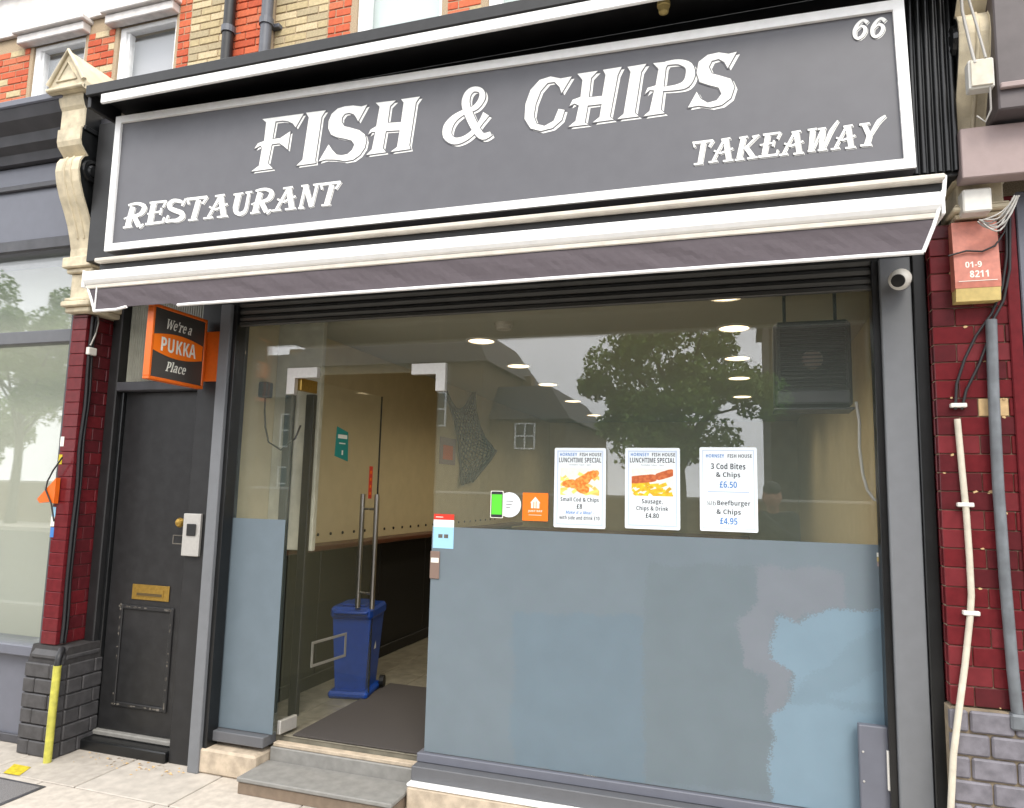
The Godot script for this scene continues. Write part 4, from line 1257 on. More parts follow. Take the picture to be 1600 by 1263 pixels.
	bx("cheek", V(-3.625, 3.775, 0.42), V(-3.60, 3.884, 0.634), mats.black_paint, h, 0.002)
	var kb := pz(1037, 30, 0.5)
	var lamp := MB.new()
	lamp.lathe([[0, 0.03], [0.02, 0.03], [0.022, 0.026], [0.05, 0.022], [0.06, 0.0]], V(0, 0, 0), Vector3.DOWN, 16)
	put(lamp, "sensor", mats.alarm_base, h, V(kb.x, 3.865, 0.5) - h.position)
	# corrugated black cheek between the sign and the right bracket
	var cg := thing("corrugated_panel", "black corrugated panel between the sign and the right bracket", "panel", V(0.79, 2.98, 0.34))
	for k in 6:
		var rb := MB.new()
		rb.tube([V(0, 0, 0), V(0, 0.87, 0)], 0.013, 8)
		put(rb, "rib", mats.black_gloss, cg, V(-0.08 + k * 0.03, 0.0, 0.0))
	bx("sheet", V(0.695, 2.98, 0.331), V(0.872, 3.862, 0.338), mats.black_gloss, cg, 0.001)

# ---------------------------------------------------------------- awning
func build_awning() -> void:
	var a := thing("awning", "retracted awning with plum grey valance and white rails under the sign", "awning", V(-1.4, 2.7, 0.5))
	var x0 := -3.56; var x1 := 0.735
	bx("top_rail", V(-3.50, 2.845, 0.55), V(0.755, 2.868, 0.60), mats.rail_cream, a, 0.005)
	bx("back_plate", V(-3.50, 2.80, 0.385), V(0.75, 2.844, 0.56), mats.black_paint, a, 0.003)
	bx("wall_plate", V(-3.50, 2.86, 0.335), V(0.75, 2.958, 0.384), mats.umber_board, a, 0.003)
	var bar := MB.new()
	var prof := []
	for k in 9:
		var t := PI * (0.5 - k / 8.0)
		prof.append(Vector2(0.055 + 0.045 * cos(t), 0.054 + 0.046 * sin(t)))
	prof.append(Vector2(-0.03, 0.008)); prof.append(Vector2(-0.03, 0.10))
	bar.prism_x(prof, x0 + 1.4, x1 + 1.4)
	put(bar, "front_bar", mats.white_paint, a, V(0, 0.004, 0.01))
	bx("bar_lip", V(x0 + 0.004, 2.692, 0.535), V(x1 - 0.004, 2.714, 0.592), mats.rail_cream, a, 0.004)
	for k in [[x0 - 0.008, x0 - 0.001], [x1 + 0.001, x1 + 0.012]]:
		bx("end_cap", V(k[0], 2.70, 0.47), V(k[1], 2.80, 0.608), mats.white_paint, a, 0.004)
	# folding arms inside the cassette
	for x in [-2.9, 0.1]:
		var arm := MB.new()
		arm.tube([V(x + 1.4, 0.13, -0.1), V(x + 1.4 + 0.25, 0.12, 0.0), V(x + 1.4 + 0.55, 0.08, 0.05)], 0.018, 8)
		put(arm, "arm", mats.rail_cream, a)
	# valance cloth, slightly rippled
	var fn := FastNoiseLite.new()
	fn.seed = 9
	fn.frequency = 0.9
	var cl := MB.new()
	var nx := 180
	var ny := 7
	var pt := func(i: int, k: int) -> Vector3:
		var u := float(i) / nx
		var v := float(k) / ny
		var x := lerpf(x0 + 0.015, x1 - 0.01, u)
		# the right edge is cut back along the slanted end piping
		x = minf(x, x1 - 0.012 - 0.05 * v)
		x = maxf(x, x0 + 0.02 + 0.045 * v)
		var hem := 2.568
		if x > -3.28 and x < -2.93: hem += 0.012
		var y := lerpf(2.70, hem, v)
		var z := 0.585 + 0.03 * v * (1.15 - v) * fn.get_noise_2d(x * 2.6 + y * 5.0, y * 3.0) + 0.007 * v * (1.1 - v) * fn.get_noise_2d(x * 9.0 + y * 14.0, 40.0) - 0.015 * v
		return V(x, y, z) - a.position
	for i in nx:
		for k in ny:
			var A: Vector3 = pt.call(i, k); var B: Vector3 = pt.call(i + 1, k); var C: Vector3 = pt.call(i + 1, k + 1); var D: Vector3 = pt.call(i, k + 1)
			cl.quad(A, B, C, D, Vector3.BACK)
			var b := V(0, 0, -0.003)
			cl.quad(A + b, B + b, C + b, D + b, Vector3.FORWARD)
	put(cl, "valance", mats.awning_cloth, a)
	var stitch := MB.new()
	for i in nx:
		var A: Vector3 = pt.call(i, 1); var B: Vector3 = pt.call(i + 1, 1)
		if (A - B).length() > 0.002: stitch.obox(A + V(0, 0.012, 0.0005), B - A, V(0, -0.003, 0), V(0, 0, 0.0015))
	put(stitch, "stitched_seam", mats.dark_plastic, a)
	var mk := func(pts: Array, r: float) -> void:
		var m := MB.new()
		m.tube(pts, r, 6)
		put(m, "piping", mats.white_paint, a)
	var hp := []
	var hp2 := []
	for i in range(0, nx + 1, 3):
		var p: Vector3 = pt.call(i, ny) + V(0, -0.002, 0.003)
		if p.x + a.position.x > -2.96: hp.append(p)
		elif p.x + a.position.x < -3.24: hp2.append(p)
	mk.call(hp, 0.009)
	mk.call(hp2, 0.009)
	mk.call([pt.call(0, 0), pt.call(0, 3), pt.call(0, ny)], 0.008)
	mk.call([pt.call(0, ny) + V(0.0, 0, 0), pt.call(0, 0) + V(0.07, 0.0, 0.004)], 0.005)
	mk.call([V(x1 + 0.022, 2.862, 0.58) - a.position, V(x1 + 0.01, 2.78, 0.6) - a.position, pt.call(nx, 2), pt.call(nx, ny)], 0.008)

# ---------------------------------------------------------------- projecting sign
func build_projecting_sign() -> void:
	var x := -3.15
	var s := thing("projecting_sign", "square orange framed hanging sign reading We're a PUKKA Place by the black door", "sign", V(x, 2.18, 0.3))
	# local frame: face looks along +x; u runs from the outer edge (z=.51) inward
	var t := 0.022
	var y0 := 0.0; var y1 := 0.43; var z0 := -0.215; var z1 := 0.21; var b := 0.018
	var fr := MB.new()
	fr.box(V(-t, y0, z0), V(t, y0 + b, z1), 0.003); fr.box(V(-t, y1 - b, z0), V(t, y1, z1), 0.003)
	fr.box(V(-t, y0 + b, z0), V(t, y1 - b, z0 + b), 0.003); fr.box(V(-t, y0 + b, z1 - b), V(t, y1 - b, z1), 0.003)
	put(fr, "frame", mats.orange_metal, s)
	var pn := MB.new()
	pn.box(V(-t + 0.005, y0 + b, z0 + b), V(t - 0.005, y1 - b, z1 - b))
	put(pn, "panel", mats.charcoal_print, s)
	var br := MB.new()
	br.box(V(-0.012, 0.05, z0 - 0.012), V(0.012, 0.36, z0), 0.003)
	br.box(V(0.0, 0.05, z0 - 0.026), V(0.11, 0.36, z0 - 0.012), 0.003)
	put(br, "bracket", mats.orange_metal, s)
	# both faces carry the print
	for side in [1.0, -1.0]:
		var f := Node3D.new()
		f.name = "print"
		s.add_child(f, true)
		f.position = V((t - 0.0045) * side, 0.0, 0.0)
		f.rotation.y = PI / 2 * side
		var band := MB.new()
		var pol := PackedVector2Array()
		for k in 17:
			var u := -0.19 + 0.38 * k / 16.0
			pol.append(Vector2(u, 0.255 + 0.028 * cos(u / 0.19 * 1.45)))
		for k in 17:
			var u := 0.19 - 0.38 * k / 16.0
			pol.append(Vector2(u, 0.172 - 0.03 * cos(u / 0.19 * 1.45)))
		band.plate(pol, 0.0, 0.001)
		put(band, "band", mats.orange_print, f)
		put(text_mesh("PUKKA", true, false, 0.27, 0.082), "lettering", mats.print_white, f, V(0, 0.172, 0.0012))
		put(text_mesh("We're a", true, true, 0.20, 0.058, 0.25), "lettering", mats.print_white, f, V(-0.015, 0.305, 0.0002))
		put(text_mesh("Place", true, true, 0.15, 0.06, 0.25), "lettering", mats.print_white, f, V(-0.015, 0.062, 0.0002))

# ---------------------------------------------------------------- boxes, cables and pipes on the right
func build_fittings() -> void:
	var al := thing("alarm_box", "faded red alarm box with cream base on the red pilaster", "alarm box", V(0.935, 2.44, 0.205))
	var body := MB.new()
	body.prism_x([Vector2(0.0, 0.055), Vector2(0.062, 0.055), Vector2(0.066, 0.08), Vector2(0.05, 0.345), Vector2(0.0, 0.345)], -0.083, 0.083)
	put(body, "cover", mats.alarm_red, al)
	var bs := MB.new()
	bs.prism_x([Vector2(0.0, 0.0), Vector2(0.055, 0.0), Vector2(0.064, 0.053), Vector2(0.0, 0.053)], -0.081, 0.081)
	put(bs, "base", mats.alarm_base, al)
	for k in [["01-9", 0.06, 0.026, 0.142, -0.012], ["8211", 0.068, 0.03, 0.098, 0.006]]:
		var tx := put(text_mesh(k[0], true, false, k[1], k[2]), "digits", mats.print_white, al, V(k[4], k[3], 0.0655 - (k[3] - 0.08) * 0.06))
		tx.rotation.x = -0.06
	var rim := MB.new()
	rim.obox(V(-0.07, 0.082, 0.0665), V(0.14, 0, 0), V(0, 0.0025, -0.0002), V(0, 0, 0.001))
	put(rim, "printed_line", mats.print_white, al)
	# cctv
	var cp := pz(1405, 437, 0.17)
	var cc := thing("security_camera", "white dome security camera on the grey post under the awning", "camera", V(cp.x, cp.y - 0.03, 0.14))
	var base := MB.new()
	base.lathe([[0, 0.04], [0.014, 0.042], [0.022, 0.034], [0.024, 0.0]], V(0.015, 0.045, -0.01), V(0, 0, 1), 22)
	put(base, "mount", mats.plastic_white, cc)
	var ball := MB.new()
	var pr := []
	for k in 13: pr.append([-0.046 * cos(PI * k / 12.0), 0.046 * sin(PI * k / 12.0)])
	ball.lathe(pr, V(0, 0.025, 0.045), V(-0.35, -0.35, 0.87).normalized(), 24)
	put(ball, "housing", mats.plastic_white, cc)
	var ln := MB.new()
	ln.lathe([[0.036, 0.0285], [0.047, 0.027], [0.049, 0.0]], V(0, 0.025, 0.045), V(-0.35, -0.35, 0.87).normalized(), 20)
	put(ln, "lens", mats.grille_black, cc)
	# cream conduit with saddles
	var cd := thing("conduit_pipe", "bent cream conduit pipe clipped down the right red pilaster", "pipe", V(0.86, 0.3, 0.23))
	var mb := MB.new()
	var pts := []
	for k in [[1496, 655], [1504, 740], [1510, 800], [1515, 870], [1518, 930], [1516, 965], [1508, 1040], [1500, 1100], [1490, 1180], [1486, 1263], [1488, 1330], [1489, 1400]]:
		var z := 0.214 if k[1] < 1070 else 0.258
		pts.append(pz(k[0], k[1], z) - cd.position)
	mb.tube(pts, 0.0125, 12)
	put(mb, "pipe", mats.trunking_cream, cd)
	for k in [[1508, 789], [1517, 958], [1497, 634]]:
		var c := pz(k[0], k[1], 0.21)
		bx("saddle", c - V(0.03, 0.009, 0.008), c + V(0.03, 0.009, 0.018), mats.plastic_white, cd, 0.003)
	# grey drainpipe
	var dp := thing("drainpipe", "grey plastic drainpipe running down the right red pilaster", "pipe", V(1.0, 0.8, 0.23))
	var db := MB.new()
	var q := []
	for k in [[1549, 500], [1553, 620], [1560, 760], [1570, 900], [1583, 1050], [1590, 1115]]: q.append(pz(k[0], k[1], 0.226) - dp.position)
	db.tube(q, 0.021, 14)
	put(db, "pipe", mats.drain_grey, dp)
	bx("shoe", dp.position + q[-1] - V(0.03, 0.06, 0.02), dp.position + q[-1] + V(0.03, 0.0, 0.03), mats.drain_grey, dp, 0.008)
	# black cables sweeping off the pilaster into the conduit
	var sweeps := [
		["black cable sweeping from the drainpipe down into the cream conduit", [[1572, 330], [1573, 400], [1566, 450], [1550, 490], [1525, 525], [1508, 560], [1495, 600], [1493, 640]], 0.006],
		["second black cable curving beside the drainpipe into the conduit", [[1578, 340], [1578, 420], [1568, 470], [1552, 500], [1545, 530], [1530, 570], [1510, 610], [1503, 640]], 0.006],
		["thin dark wire looped across the front of the alarm box", [[1482, 400], [1510, 392], [1535, 393], [1555, 384], [1570, 362], [1572, 330]], 0.004]]
	for s in sweeps:
		var c := thing("cable", s[0], "cable", V(0.95, 2.3, 0.24))
		var m := MB.new()
		var p := []
		for k in s[1].size():
			var z := 0.218
			if s[2] < 0.005 and k < 4: z = 0.274
			p.append(pz(s[1][k][0], s[1][k][1], z) - c.position)
		m.tube(p, s[2], 6)
		put(m, "sheath", mats.cable_black, c)
	# junction boxes and loose cable on the bracket and capital
	var jb := thing("junction_box", "white junction box with cables fixed to the right bracket", "box", V(0.925, 3.33, 0.44))
	bx("box_body", V(0.883, 3.255, 0.43), V(0.972, 3.38, 0.485), mats.plastic_white, jb, 0.005)
	bx("box_lid", V(0.889, 3.262, 0.4855), V(0.966, 3.373, 0.492), mats.trunking_cream, jb, 0.003)
	for wi in [[[V(-0.02, 0.03, 0.05), V(-0.03, 0.14, 0.03), V(-0.045, 0.28, 0.02), V(-0.05, 0.42, 0.03), V(-0.055, 0.52, 0.03)], 0.006], [[V(0.02, 0.05, 0.045), V(0.0, 0.2, 0.03), V(-0.03, 0.36, 0.03), V(-0.035, 0.5, 0.035)], 0.005], [[V(0.03, -0.07, 0.04), V(0.035, -0.16, 0.02), V(0.02, -0.2, 0.0), V(-0.01, -0.17, 0.0)], 0.004]]:
		var jc := MB.new()
		jc.tube(wi[0], wi[1], 6)
		put(jc, "wire", mats.cable_grey, jb)
	var j2 := thing("junction_box", "cream junction box in a tangle of wires under the mauve panel", "box", V(0.94, 2.79, 0.29))
	bx("box_body", V(0.88, 2.80, 0.255), V(0.985, 2.90, 0.33), mats.plastic_white, j2, 0.006)
	for k in 7:
		var j3 := MB.new()
		var p := []
		for i in 9:
			var t := i / 8.0
			p.append(V(0.0 + 0.13 * t + 0.01 * sin(k * 2.1), -0.03 - 0.012 * k * sin(PI * t) + 0.09 * t * t, 0.04 + 0.01 * sin(t * 6.0 + k)))
		j3.tube(p, 0.0035, 5)
		put(j3, "wire", mats.cable_grey, j2)
	# metal cabinet at the foot of the right post
	var a := pz(1340, 1130, 0.05)
	var cab := thing("metal_cabinet", "low grey metal cabinet at the foot of the right shutter post", "cabinet", V(a.x + 0.07, sillh(), 0.06))
	bx("door", V(a.x, 0.255, 0.033), V(0.588, a.y, 0.075), mats.slate_grey, cab, 0.004)
	var rv := MB.new()
	for h in [0.30, 0.42, 0.54, 0.66]:
		if h < a.y: rv.lathe([[0, 0.005], [0.003, 0.004], [0.004, 0.0]], V(-0.055, h - sillh(), 0.0155), Vector3.BACK, 8)
	put(rv, "rivet", mats.patch_steel, cab)
	bx("hasp", V(0.555, 0.40, 0.076), V(0.578, 0.56, 0.095), mats.plastic_white, cab, 0.003)
func sillh() -> float:
	return 0.255

# ---------------------------------------------------------------- fittings inside
func build_interior() -> void:
	var w := -2.97
	var wn := thing("wall_panelling", "dark panelling with wooden ledge along the left shop wall", "panelling", V(w, 0.2, -3.0))
	for k in 6:
		bx("panel", V(w + 0.001, 0.201, -0.1 - (k + 1) * 0.9 + 0.004), V(w + 0.04, 1.16, -0.1 - k * 0.9), mats.wall_dark, wn, 0.004)
	bx("ledge", V(w + 0.001, 1.162, -5.6), V(w + 0.16, 1.20, -0.4), mats.wood_edge, wn, 0.006)
	bx("skirting", V(w + 0.041, 0.201, -5.6), V(w + 0.055, 0.29, -0.4), mats.wall_dark, wn, 0.004)
	var st := MB.new()
	for k in 24: st.lathe([[0, 0.012], [0.008, 0.011], [0.011, 0.0]], V(0.0, 1.06, 2.0 - k * 0.17), Vector3.RIGHT, 8)
	put(st, "stud", mats.grille_black, wn)
	# counter across the back
	var ct := thing("serving_counter", "dark serving counter with wooden top far inside the shop", "counter", V(-1.2, 0.2, -5.5))
	bx("front", V(-2.9, 0.2, -5.8), V(0.0, 1.08, -5.3), mats.wall_dark, ct, 0.004)
	bx("top", V(-2.92, 1.082, -5.85), V(0.05, 1.13, -5.24), mats.wood_edge, ct, 0.008)
	# doormat
	tag(bx("door_mat", V(-2.46, 0.2005, -1.25), V(-1.60, 0.212, -0.07), mats.door_mat, null, 0.004), "dark grey ribbed doormat just inside the doorway", "mat")
	# blue wheelie bin
	var b := thing("wheelie_bin", "blue plastic bin with hinged lid inside the doorway", "bin", V(-2.585, 0.2, -0.98))
	b.rotation.y = deg_to_rad(12)
	b.scale = V(0.80, 1.0, 0.84)
	var tub := MB.new()
	var ring := func(y: float, hx: float, hz: float) -> Array: return [V(-hx, y, -hz), V(hx, y, -hz), V(hx, y, hz), V(-hx, y, hz)]
	var lo: Array = ring.call(0.04, 0.13, 0.15)
	var hi: Array = ring.call(0.52, 0.165, 0.19)
	for k in 4:
		var n := (k + 1) % 4
		tub.quad(lo[k], lo[n], hi[n], hi[k], lo[k] + lo[n])
	tub.quad(lo[0], lo[1], lo[2], lo[3], Vector3.DOWN)
	tub.quad(hi[0], hi[1], hi[2], hi[3], Vector3.UP)
	put(tub, "body", mats.bin_blue, b)
	var lid := MB.new()
	lid.box(V(-0.185, 0.52, -0.205), V(0.185, 0.60, 0.215), 0.02)
	lid.box(V(-0.10, 0.60, -0.15), V(0.10, 0.615, 0.16), 0.007)
	put(lid, "lid", mats.bin_blue, b)
	var hdl := MB.new()
	hdl.tube([V(-0.14, 0.57, 0.215), V(-0.14, 0.57, 0.245), V(0.14, 0.57, 0.245), V(0.14, 0.57, 0.215)], 0.012, 8)
	put(hdl, "handle", mats.bin_blue, b)
	var ft := MB.new()
	ft.box(V(-0.17, 0.003, -0.19), V(0.17, 0.05, 0.22), 0.015)
	put(ft, "foot", mats.bin_blue, b)
	for s in [-1.0, 1.0]:
		var wh := MB.new()
		wh.lathe([[-0.02, 0.0], [-0.02, 0.045], [0.02, 0.045], [0.02, 0.0]], V(0.185 * s, 0.048, -0.16), Vector3.RIGHT, 14)
		put(wh, "wheel", mats.grille_black, b)
	var tri3 := MB.new()
	tri3.tri(V(0.1525, 0.30, 0.03), V(0.1525, 0.30, -0.03), V(0.158, 0.355, 0.0), Vector3.RIGHT)
	put(tri3, "warning_sticker", mats.print_white, b, V(0.002, 0, 0))
	# downlights
	var left := [[752, 533], [810, 572], [856, 601], [895, 627], [928, 649]]
	var right := [[1134, 463], [1147, 513], [1152, 560], [1155, 591], [1160, 620]]
	var H := 2.7195
	for grp in [left, right]:
		var k := 0
		for q in grp:
			var p := ph(q[0], q[1], 2.715)
			k += 1
			var nth: String = ["nearest the glass", "second from the glass", "third from the glass", "fourth from the glass", "farthest from the glass"][k - 1]
			var d := thing("downlight", "round glowing ceiling downlight, %s in the %s row" % [nth, "doorway side" if grp == left else "heater side"], "light", V(p.x, H, p.z), "round ceiling downlights")
			var rimm := MB.new()
			rimm.lathe([[0.0, 0.115], [0.008, 0.112], [0.01, 0.098], [0.004, 0.096]], V(0, 0, 0), Vector3.DOWN, 24)
			put(rimm, "rim", mats.plastic_white, d)
			var disc := MB.new()
			disc.lathe([[0.002, 0.097], [0.0045, 0.095], [0.005, 0.0]], V(0, 0, 0), Vector3.DOWN, 24)
			put(disc, "diffuser", mats.lamp_glow, d)
			var l := SpotLight3D.new()
			l.name = "lamp_light"
			d.add_child(l)
			l.position = V(0, -0.03, 0)
			l.rotation.x = -PI / 2
			l.spot_angle = 75.0
			l.spot_range = 8.0
			l.light_size = 0.09
			l.light_color = Color(1.0, 0.94, 0.83)
			l.light_energy = 0.24
			l.shadow_enabled = true
	var sm := ph(787, 507, 2.71)
	var sd := thing("smoke_detector", "round cream smoke detector on the shop ceiling", "detector", V(sm.x, 2.7195, sm.z))
	var sb := MB.new()
	sb.lathe([[0, 0.06], [0.02, 0.06], [0.022, 0.052], [0.045, 0.048], [0.05, 0.03], [0.05, 0.0]], Vector3.ZERO, Vector3.DOWN, 22)
	put(sb, "body", mats.trunking_cream, sd)
	# black air heater hung in the window
	var f := thing("air_heater", "black grilled air heater hung high inside the big window", "heater", V(0.33, 2.05, -0.32))
	var c0 := pz(1208, 502, -0.2); var c1 := pz(1335, 636, -0.2)
	var fx0 := c0.x; var fx1 := c1.x; var fy0 := c1.y; var fy1 := c0.y
	bx("case", V(fx0, fy0, -0.42), V(fx1, fy1, -0.215), mats.grille_black, f, 0.02)
	bx("lower_panel", V(fx0 + 0.012, fy0 + 0.02, -0.214), V(fx1 - 0.012, fy0 + 0.085, -0.195), mats.slate_dark, f, 0.006)
	bx("trim", V(fx0 - 0.004, fy0 - 0.012, -0.40), V(fx1 + 0.004, fy0 - 0.001, -0.19), mats.slate_dark, f, 0.004)
	for k in 17:
		var y := fy0 + 0.105 + k * 0.0195
		bx("grille_slat", V(fx0 + 0.03, y, -0.212), V(fx1 - 0.03, y + 0.007, -0.196), mats.grille_black, f, 0.001)
	for x in [fx0 + 0.012, fx1 - 0.03]:
		bx("grille_side", V(x, fy0 + 0.09, -0.214), V(x + 0.018, fy1 - 0.02, -0.194), mats.dark_plastic, f, 0.004)
	var hub := MB.new()
	hub.lathe([[0, 0.05], [0.01, 0.045], [0.012, 0.0]], V((fx0 + fx1) / 2, (fy0 + fy1) / 2 + 0.02, -0.2155) - f.position, Vector3.BACK, 18)
	put(hub, "fan_hub", mats.plate_brown, f)
	for x in [fx0 + 0.06, fx1 - 0.06]:
		bx("hanger", V(x - 0.008, fy1 - 0.004, -0.33), V(x + 0.008, 2.719, -0.31), mats.dark_plastic, f, 0.002)
	var cbl := thing("cable", "white flex looping from the air heater to the window jamb", "cable", V(0.55, 2.0, -0.2))
	var cm := MB.new()
	var cp := []
	for k in [[1338, 628], [1343, 660], [1343, 700], [1348, 740], [1355, 765], [1366, 781], [1376, 783]]: cp.append(pz(k[0], k[1], -0.16) - cbl.position)
	cm.tube(cp, 0.007, 8)
	put(cm, "sheath", mats.plastic_white, cbl)
	# fishing net draped on the left wall
	var net := thing("fishing_net", "dark fishing net draped on the tan wall inside the shop", "net", V(w + 0.02, 2.0, -3.8))
	var L := [[693, 605], [703, 630], [713, 665], [718, 700], [720, 730], [722, 758]]
	var R := [[741, 612], [742, 640], [748, 665], [758, 688], [776, 706], [738, 752]]
	var nm := MB.new()
	var gp := []
	for i in 15:
		var t := i / 14.0 * 4.999
		var a0 := int(t)
		var fr := t - a0
		var l := Vector2(L[a0][0], L[a0][1]).lerp(Vector2(L[a0 + 1][0], L[a0 + 1][1]), fr)
		var r := Vector2(R[a0][0], R[a0][1]).lerp(Vector2(R[a0 + 1][0], R[a0 + 1][1]), fr)
		var rowp := []
		for k in 9:
			var q := l.lerp(r, k / 8.0)
			if i == 0: q.y += 34.0 * sin(PI * k / 8.0)
			elif i < 4: q.y += (34.0 - 8.0 * i) * sin(PI * k / 8.0)
			rowp.append(pw(q.x, q.y, w + 0.03 + 0.02 * sin(k * 1.7 + i)) - net.position)
		gp.append(rowp)
	for i in 14:
		for k in 8:
			nm.tube([gp[i][k], gp[i + 1][k + 1]], 0.008, 4, false)
			nm.tube([gp[i][k + 1], gp[i + 1][k]], 0.008, 4, false)
	put(nm, "mesh", mats.net_rope, net)
	var ed := MB.new()
	ed.tube(gp[0], 0.022, 6)
	var le := []; var re := []
	for i in 15:
		le.append(gp[i][0]); re.append(gp[i][8])
	ed.tube(le, 0.016, 6); ed.tube(re, 0.02, 6)
	put(ed, "edge_rope", mats.net_rope, net)
	# small poster on the left wall
	var po := thing("wall_poster", "small purple grey poster with orange picture on the tan wall", "poster", V(w + 0.003, 2.0, -3.35))
	bx("sheet", V(w + 0.001, 1.87, -3.56), V(w + 0.006, 2.15, -3.14), mats.mauve_panel, po, 0.0)
	bx("picture", V(w + 0.0062, 1.92, -3.48), V(w + 0.0072, 2.07, -3.22), mats.orange_metal, po, 0.0)
	# plug-in adaptor with flex by the left pane
	var ad := thing("power_adaptor", "black power adaptor with hanging flex inside the left pane", "adaptor", V(-2.95, 2.2, -0.25))
	bx("adaptor_body", V(-2.969, 2.17, -0.29), V(-2.90, 2.27, -0.22), mats.dark_plastic, ad, 0.008)
	var af := MB.new()
	af.tube([V(0.02, -0.03, 0.0), V(0.03, -0.12, 0.01), V(0.05, -0.22, 0.02), V(0.09, -0.32, 0.03), V(0.2, -0.37, 0.05), V(0.32, -0.30, 0.08), V(0.36, -0.22, 0.09)], 0.006, 6)
	put(af, "flex", mats.dark_plastic, ad)
	tag(bx("cream_board", V(-2.968, 1.20, -0.44), V(-2.62, 2.70, -0.40), mats.board_cream, null, 0.004), "pale cream board fixed up behind the narrow left pane", "board")
	# tall dark posts of a rack behind the left pane
	for k in [[-2.86, "dark upright rail behind the left pane, next to the jamb"], [-2.70, "dark upright rail behind the left pane, next to the door hinge"]]:
		tag(bx("upright_rail", V(k[0], 0.2, -0.398), V(k[0] + 0.06, 2.2, -0.36), mats.wall_dark, null, 0.004), k[1], "rail")
	# table and chair on the right
	var tb := thing("dining_table", "small brown dining table inside the big window", "table", V(0.2, 0.2, -1.1))
	bx("table_top", V(-0.15, 0.93, -1.45), V(0.6, 0.96, -0.75), mats.wood_edge, tb, 0.006)
	for q in [[-0.1, -1.4], [0.5, -1.4], [-0.1, -0.84], [0.5, -0.84]]:
		bx("leg", V(q[0], 0.2, q[1]), V(q[0] + 0.045, 0.929, q[1] + 0.045), mats.wall_dark, tb, 0.004)
	for k in [[-0.62, "red brown dining chair at the near side of the small table"]]:
		var x: float = k[0]
		var ch := thing("dining_chair", k[1], "chair", V(x, 0.2, -1.1))
		bx("seat", V(x - 0.2, 0.62, -1.3), V(x + 0.2, 0.66, -0.9), mats.wood_edge, ch, 0.01)
		bx("backrest", V(x - 0.2, 0.8, -1.3), V(x - 0.17, 1.15, -0.9), mats.wood_edge, ch, 0.01)
		for q in [[-0.19, -1.29], [0.16, -1.29], [-0.19, -0.94], [0.16, -0.94]]:
			bx("leg", V(x + q[0], 0.2, q[1]), V(x + q[0] + 0.03, 0.8 if q[0] < 0 else 0.619, q[1] + 0.03), mats.wall_dark, ch, 0.004)

# ---------------------------------------------------------------- stickers and posters on the glass
func food_print(kind: int) -> ImageTexture:
	# printed picture of the dish: batter or sausage over chips on a white plate
	var im := Image.create(160, 120, false, Image.FORMAT_RGB8)
	var fn := FastNoiseLite.new()
	fn.seed = 40 + kind
	fn.frequency = 0.05
	var g := RandomNumberGenerator.new()
	g.seed = 7 + kind
	var chips := []
	for k in 26:
		chips.append([Vector2(g.randf_range(0, 160), g.randf_range(62 if kind == 1 else 30, 118)), g.randf_range(-0.9, 0.9), g.randf_range(16, 30), g.randf_range(5.0, 7.5), g.randf_range(0.85, 1.1)])
	for y in 120:
		for x in 160:
			var p := Vector2(x, y)
			var n := fn.get_noise_2d(x, y)
			var c := Color(0.88, 0.86, 0.82) * (1.0 + 0.06 * n)
			for q in chips:
				if kind == 0 and (q[0] as Vector2).x > 20 and (q[0] as Vector2).x < 60: continue
				var d: Vector2 = (p - q[0]).rotated(q[1])
				if absf(d.x) < q[2] and absf(d.y) < q[3]:
					c = Color(0.88, 0.70, 0.16) * q[4] * (1.0 + 0.15 * n) if kind == 1 else Color(0.92, 0.80, 0.42) * q[4]
			if kind == 0:
				for e in [[40, 68, 34, 18, -0.1], [88, 58, 52, 22, -0.55], [125, 30, 36, 18, -0.4], [92, 92, 28, 20, 0.2]]:
					var d := (p - Vector2(e[0], e[1])).rotated(-e[4])
					if pow(d.x / e[2], 2) + pow(d.y / e[3], 2) < 1.0 + 0.35 * n: c = Color(0.86, 0.42, 0.14).lerp(Color(0.95, 0.62, 0.30), clampf(0.5 + n * 1.4, 0, 1))
			else:
				for e in [[44, 46, 52, 17, -0.12], [128, 26, 36, 16, -0.35]]:
					var d := (p - Vector2(e[0], e[1])).rotated(-e[4])
					if absf(d.x) < e[2] and absf(d.y) < e[3] * (1.0 - 0.35 * pow(absf(d.x) / e[2], 6)): c = Color(0.66, 0.32, 0.17).lerp(Color(0.76, 0.42, 0.24), clampf(0.5 + n * 1.5, 0, 1))
			im.set_pixel(x, y, c)
	return ImageTexture.create_from_image(im)

